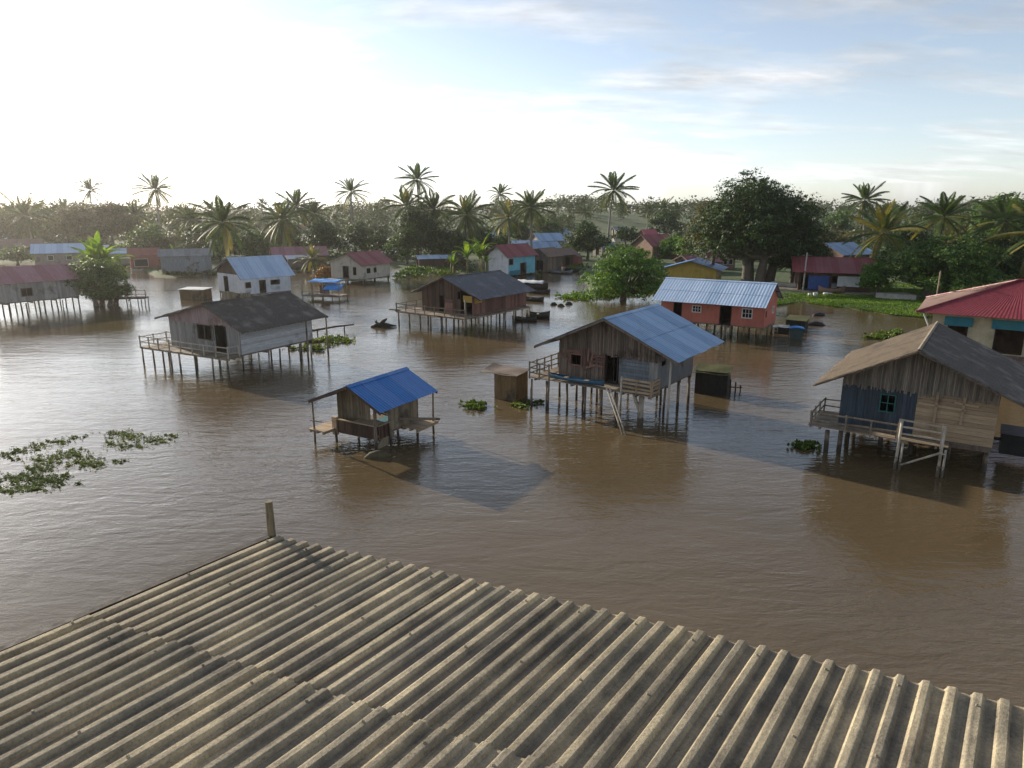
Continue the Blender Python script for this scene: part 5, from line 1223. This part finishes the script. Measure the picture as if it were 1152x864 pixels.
# grass bank on the right
pts = []
while len(pts) < 60000:
    px = random.uniform(735, 1400); py = random.triangular(316, 366, 345); q = P(px, py, .3); zz = gz(q.x, q.y)
    if zz < .03: continue
    if mnoise.noise(Vector((q.x*.18, q.y*.18, 3))) < -.18 and random.random() < .85: continue
    if 868 < px < 962 and 319 < py < 331: continue
    pts.append((q.x, q.y, zz-.03))
V, Q = rosettes(pts, 3, .13, 1.1); tag(np_mesh('grass', V, Q, [L_GRASS]), 'bright grass bank on the right below the road', 'grass', None, 'stuff')
# road and low wall
mb = MB(); A_ = [(845,322),(880,324),(915,326),(950,328.5),(990,331),(1030,332)]; prev = None
for (px, py) in A_:
    q = P(px, py, .5); z_ = gz(q.x, q.y)+.12; cur = [(q.x, q.y-2.2, z_), (q.x, q.y+2.2, z_), (q.x, q.y-2.2, z_-.6), (q.x, q.y+2.2, z_-.6)]
    mb.v += cur; n = len(mb.v)
    if prev is not None: mb.f += [(n-8, n-4, n-3, n-7), (n-8, n-6, n-2, n-4), (n-7, n-3, n-1, n-5)]
    prev = cur
tag(mb.build('road', M('sandy road', (.30,.26,.20), (.44,.39,.31), (1,1,1), 1.5, c3=(.22,.19,.14), bump=.2)), kind='structure')
def lowall(label, pa, pb, h, mat=CONC):
    a = P(*pa, .4); b_ = P(*pb, .4); a.z = b_.z = min(gz(a.x, a.y), gz(b_.x, b_.y))-.2; mb = MB(); mb.beam(a+Vector((0,0,h/2)), b_+Vector((0,0,h/2)), .25, h); mb.beam(a+Vector((0,0,h+.03)), b_+Vector((0,0,h+.03)), .34, .06); tag(mb.build('low_wall', mat), label, 'wall')
lowall('low pale wall beside the sandy road, left of the utility pole', (868,322), (900,325), .8)
lowall('low pale wall beneath the bright tree right of the road', (985,336), (1030,339), .8)
up = empty('utility_pole', P(903, 328, .4), 0, 'grey utility pole standing at the roadside right of great dark tree', 'pole')
mb = MB(); mb.tube([(0,0,-.8), (.05,0,4.6)], [.11,.08], 8); mb.build('shaft', CONC, up, True)
mb = MB(); mb.beam((-.5,0,4.3), (.6,0,4.3), .08, .08); mb.build('crossarm', W_POLE, up)
boat('beached_boat', 'brown open boat beached on grass below the dark red roofed house', P(935, 331, .35)+Vector((0,0,.1)), R(-8), 2.9, 1.1, .75, P_BROWN, 3)
mb = MB()
for k in range(9):
    s_ = random.uniform(.12,.3); x = rj(1.6); y = rj(.3); mb.box(x, x+s_*1.6, y, y+s_, -.1, s_)
o = mb.build('rubble', CLOTHW); o.location = P(918, 332, .35); tag(o, 'scatter of white rubble left of the beached brown boat', 'rubble', None, 'stuff')
# boats and floating things in the channel
boat('covered_boat', 'dark boat under an off-white sheet in the channel, farthest of the boats', P(598, 325, 0), R(-30), 4.6, 1.9, .8, BOATD, 0, CLOTHW)
boat('rowing_boat', 'small dark rowing boat just in front of the sheet covered boat', P(606, 330, 0), R(-25), 2.9, 1.1, .5, BOATD, 2)
boat('rowing_boat', 'low dark boat touching the back corner of the dark brown plank house', P(600, 338.5, 0), R(-20), 2.4, 1., .45, BOATD, 2)
boat('punt', 'black square ended punt right of the dark brown plank house', P(605, 358, 0), R(-6), 2.2, 1.2, .62, BLACKP, 1)
boat('rowing_boat', 'low boat moored under the right corner of the dark brown plank house', P(590, 361, 0), R(-8), 2.2, .9, .4, BOATD, 1)
boat('far_boat', 'small pale boat at the far end of the channel', P(632, 308, 0), R(-20), 3.4, 1.2, .55, GR_TIN, 2)
boat('far_boat', 'dark boat right beside the small pale boat at the channel end', P(645, 306, 0), R(-8), 2.8, 1.1, .6, BOATD, 1)
for i, (px, py) in enumerate([(623,343),(631,344.5),(640,342.5)]):
    mb = MB(); mb.tube([(-.42,0,0), (-.2,.03,.12), (.1,0,.14), (.42,0,0)], [.05,.16,.17,.05], 8); o = mb.build('driftwood', BOATD, None, True); o.location = P(px, py, 0); o.rotation_euler = (0,0,rj(.6))
    tag(o, ('leftmost', 'middle', 'rightmost')[i]+' of three dark driftwood pieces left of the round bright tree', 'driftwood', 'driftwood in the channel')
# snag with perched shape (branchy wood)
sn = empty('driftwood_snag', P(430, 368, 0), 0, 'dark branching snag floating between silvery and dark brown houses', 'driftwood')
mb = MB(); mb.tube([(-1.0,0,.05), (-.4,0,.22), (.3,.05,.18), (1.25,.1,.08)], [.06,.22,.2,.05], 8); mb.tube([(-.2,0,.2), (.1,0,.5), (.45,0,.75)], [.2,.18,.06], 7); mb.tube([(-.3,0,.2), (-.55,0,.5), (-.45,0,.62)], [.12,.1,.04], 6)
mb.build('trunk', BOATD, sn, True)
# flying bird
bd = empty('bird', P(1077, 223, 10.9) if False else Vector(((1077-576)/F*55, 55, 10+55*(235-223)/803)), .6, 'tiny black bird flying against the sky at upper right', 'bird')
mb = MB(); mb.tube([(-.22,0,0), (-.1,0,.02), (.08,0,.03), (.2,0,.02), (.27,0,0)], [.02,.06,.07,.04,.01], 7)
for s_ in (-1, 1): mb.add([(-.06,0,.04), (.1,0,.04), (.06,s_*.22,.16), (-.04,s_*.24,.16), (-.02,s_*.42,.08)], [(0,1,2,3), (3,2,4)])
mb.build('body', BLACKP, bd, True)

# ------------------------------------------------------------------ light, air, camera
SUN_AZ = -47.0; SUN_EL = 18.0
w = bpy.data.worlds.new('World'); sc.world = w; w.use_nodes = True; nt = w.node_tree; N = nt.nodes; L = nt.links; N.clear()
out = N.new('ShaderNodeOutputWorld'); bg = N.new('ShaderNodeBackground'); L.new(bg.outputs[0], out.inputs[0])
sky = N.new('ShaderNodeTexSky'); sky.sky_type = 'NISHITA'; sky.sun_disc = False; sky.sun_elevation = R(SUN_EL); sky.sun_rotation = R(SUN_AZ)
sky.air_density = 1.0; sky.dust_density = .45; sky.ozone_density = 3.5; sky.altitude = 0
tc = N.new('ShaderNodeTexCoord').outputs['Generated']; sp = N.new('ShaderNodeSeparateXYZ'); L.new(tc, sp.inputs[0])
mx = N.new('ShaderNodeMath'); mx.operation = 'MAXIMUM'; L.new(sp.outputs[2], mx.inputs[0]); mx.inputs[1].default_value = .03
ad = N.new('ShaderNodeMath'); ad.operation = 'ADD'; L.new(mx.outputs[0], ad.inputs[0]); ad.inputs[1].default_value = .16
dv = N.new('ShaderNodeVectorMath'); dv.operation = 'DIVIDE'; cb = N.new('ShaderNodeCombineXYZ')
for i in range(3): L.new(ad.outputs[0], cb.inputs[i])
L.new(tc, dv.inputs[0]); L.new(cb.outputs[0], dv.inputs[1])
cn = noise(N, L, mapping(N, L, dv.outputs[0], (.7,1.5,.0)), 1.3, 8, .58, .3)
cf = maprange(N, L, cn, .44, .64)
bw = N.new('ShaderNodeRGBToBW'); L.new(sky.outputs[0], bw.inputs[0])
grey = mixc(N, L, 1., bw.outputs[0], (1.0,1.0,1.01), 'MULTIPLY')
base = mixc(N, L, .52, sky.outputs[0], grey)
cn2 = noise(N, L, mapping(N, L, dv.outputs[0], (.9,2.0,.0)), 2.6, 6, .6)
cl = N.new('ShaderNodeVectorMath'); cl.operation = 'SCALE'; L.new(grey, cl.inputs[0]); L.new(maprange(N, L, cn2, .35, .65, .85, 1.45), cl.inputs[3])
cm = mixc(N, L, maprange(N, L, cf, 0, 1, 0, .8), base, cl.outputs[0])
L.new(cm, bg.inputs[0]); bg.inputs[1].default_value = .118

sl = bpy.data.lights.new('sun', 'SUN'); sl.energy = 3.6; sl.angle = R(.55); sl.color = (1.0, .89, .74)
so = bpy.data.objects.new('sun', sl); COL.objects.link(so)
az = R(SUN_AZ); el = R(SUN_EL); dirv = Vector((math.sin(az)*math.cos(el), math.cos(az)*math.cos(el), math.sin(el)))
so.rotation_euler = dirv.to_track_quat('Z', 'Y').to_euler(); so.location = dirv*300

hz = MB(); hz.box(-1900, 1900, -1900, 1900, -4.5, 24); ho = hz.build('haze', None)
m, nt, N, L = nodes_of('morning haze'); out = N.new('ShaderNodeOutputMaterial'); pv = N.new('ShaderNodeVolumePrincipled')
pv.inputs['Color'].default_value = (1,.96,.88,1); pv.inputs['Density'].default_value = .00027; pv.inputs['Anisotropy'].default_value = .78
L.new(pv.outputs[0], out.inputs['Volume']); ho.data.materials.append(m); tag(ho, kind='stuff')

cam = bpy.data.cameras.new('camera'); cam.lens = F/1152*36; cam.sensor_width = 36; cam.clip_end = 6000; cam.clip_start = .05
co = bpy.data.objects.new('camera', cam); COL.objects.link(co); co.location = (0,0,CAMH); co.rotation_euler = (R(90)-PITCH, 0, 0); sc.camera = co
sc.view_settings.view_transform = 'Standard'; sc.view_settings.look = 'None'; sc.view_settings.gamma = 1; sc.view_settings.exposure = .9
sc.view_settings.use_curve_mapping = False
sc.cycles.use_denoising = True; sc.cycles.max_bounces = 6; sc.cycles.diffuse_bounces = 3; sc.cycles.glossy_bounces = 3; sc.cycles.transmission_bounces = 2; sc.cycles.volume_bounces = 0
sc.cycles.sample_clamp_indirect = 6
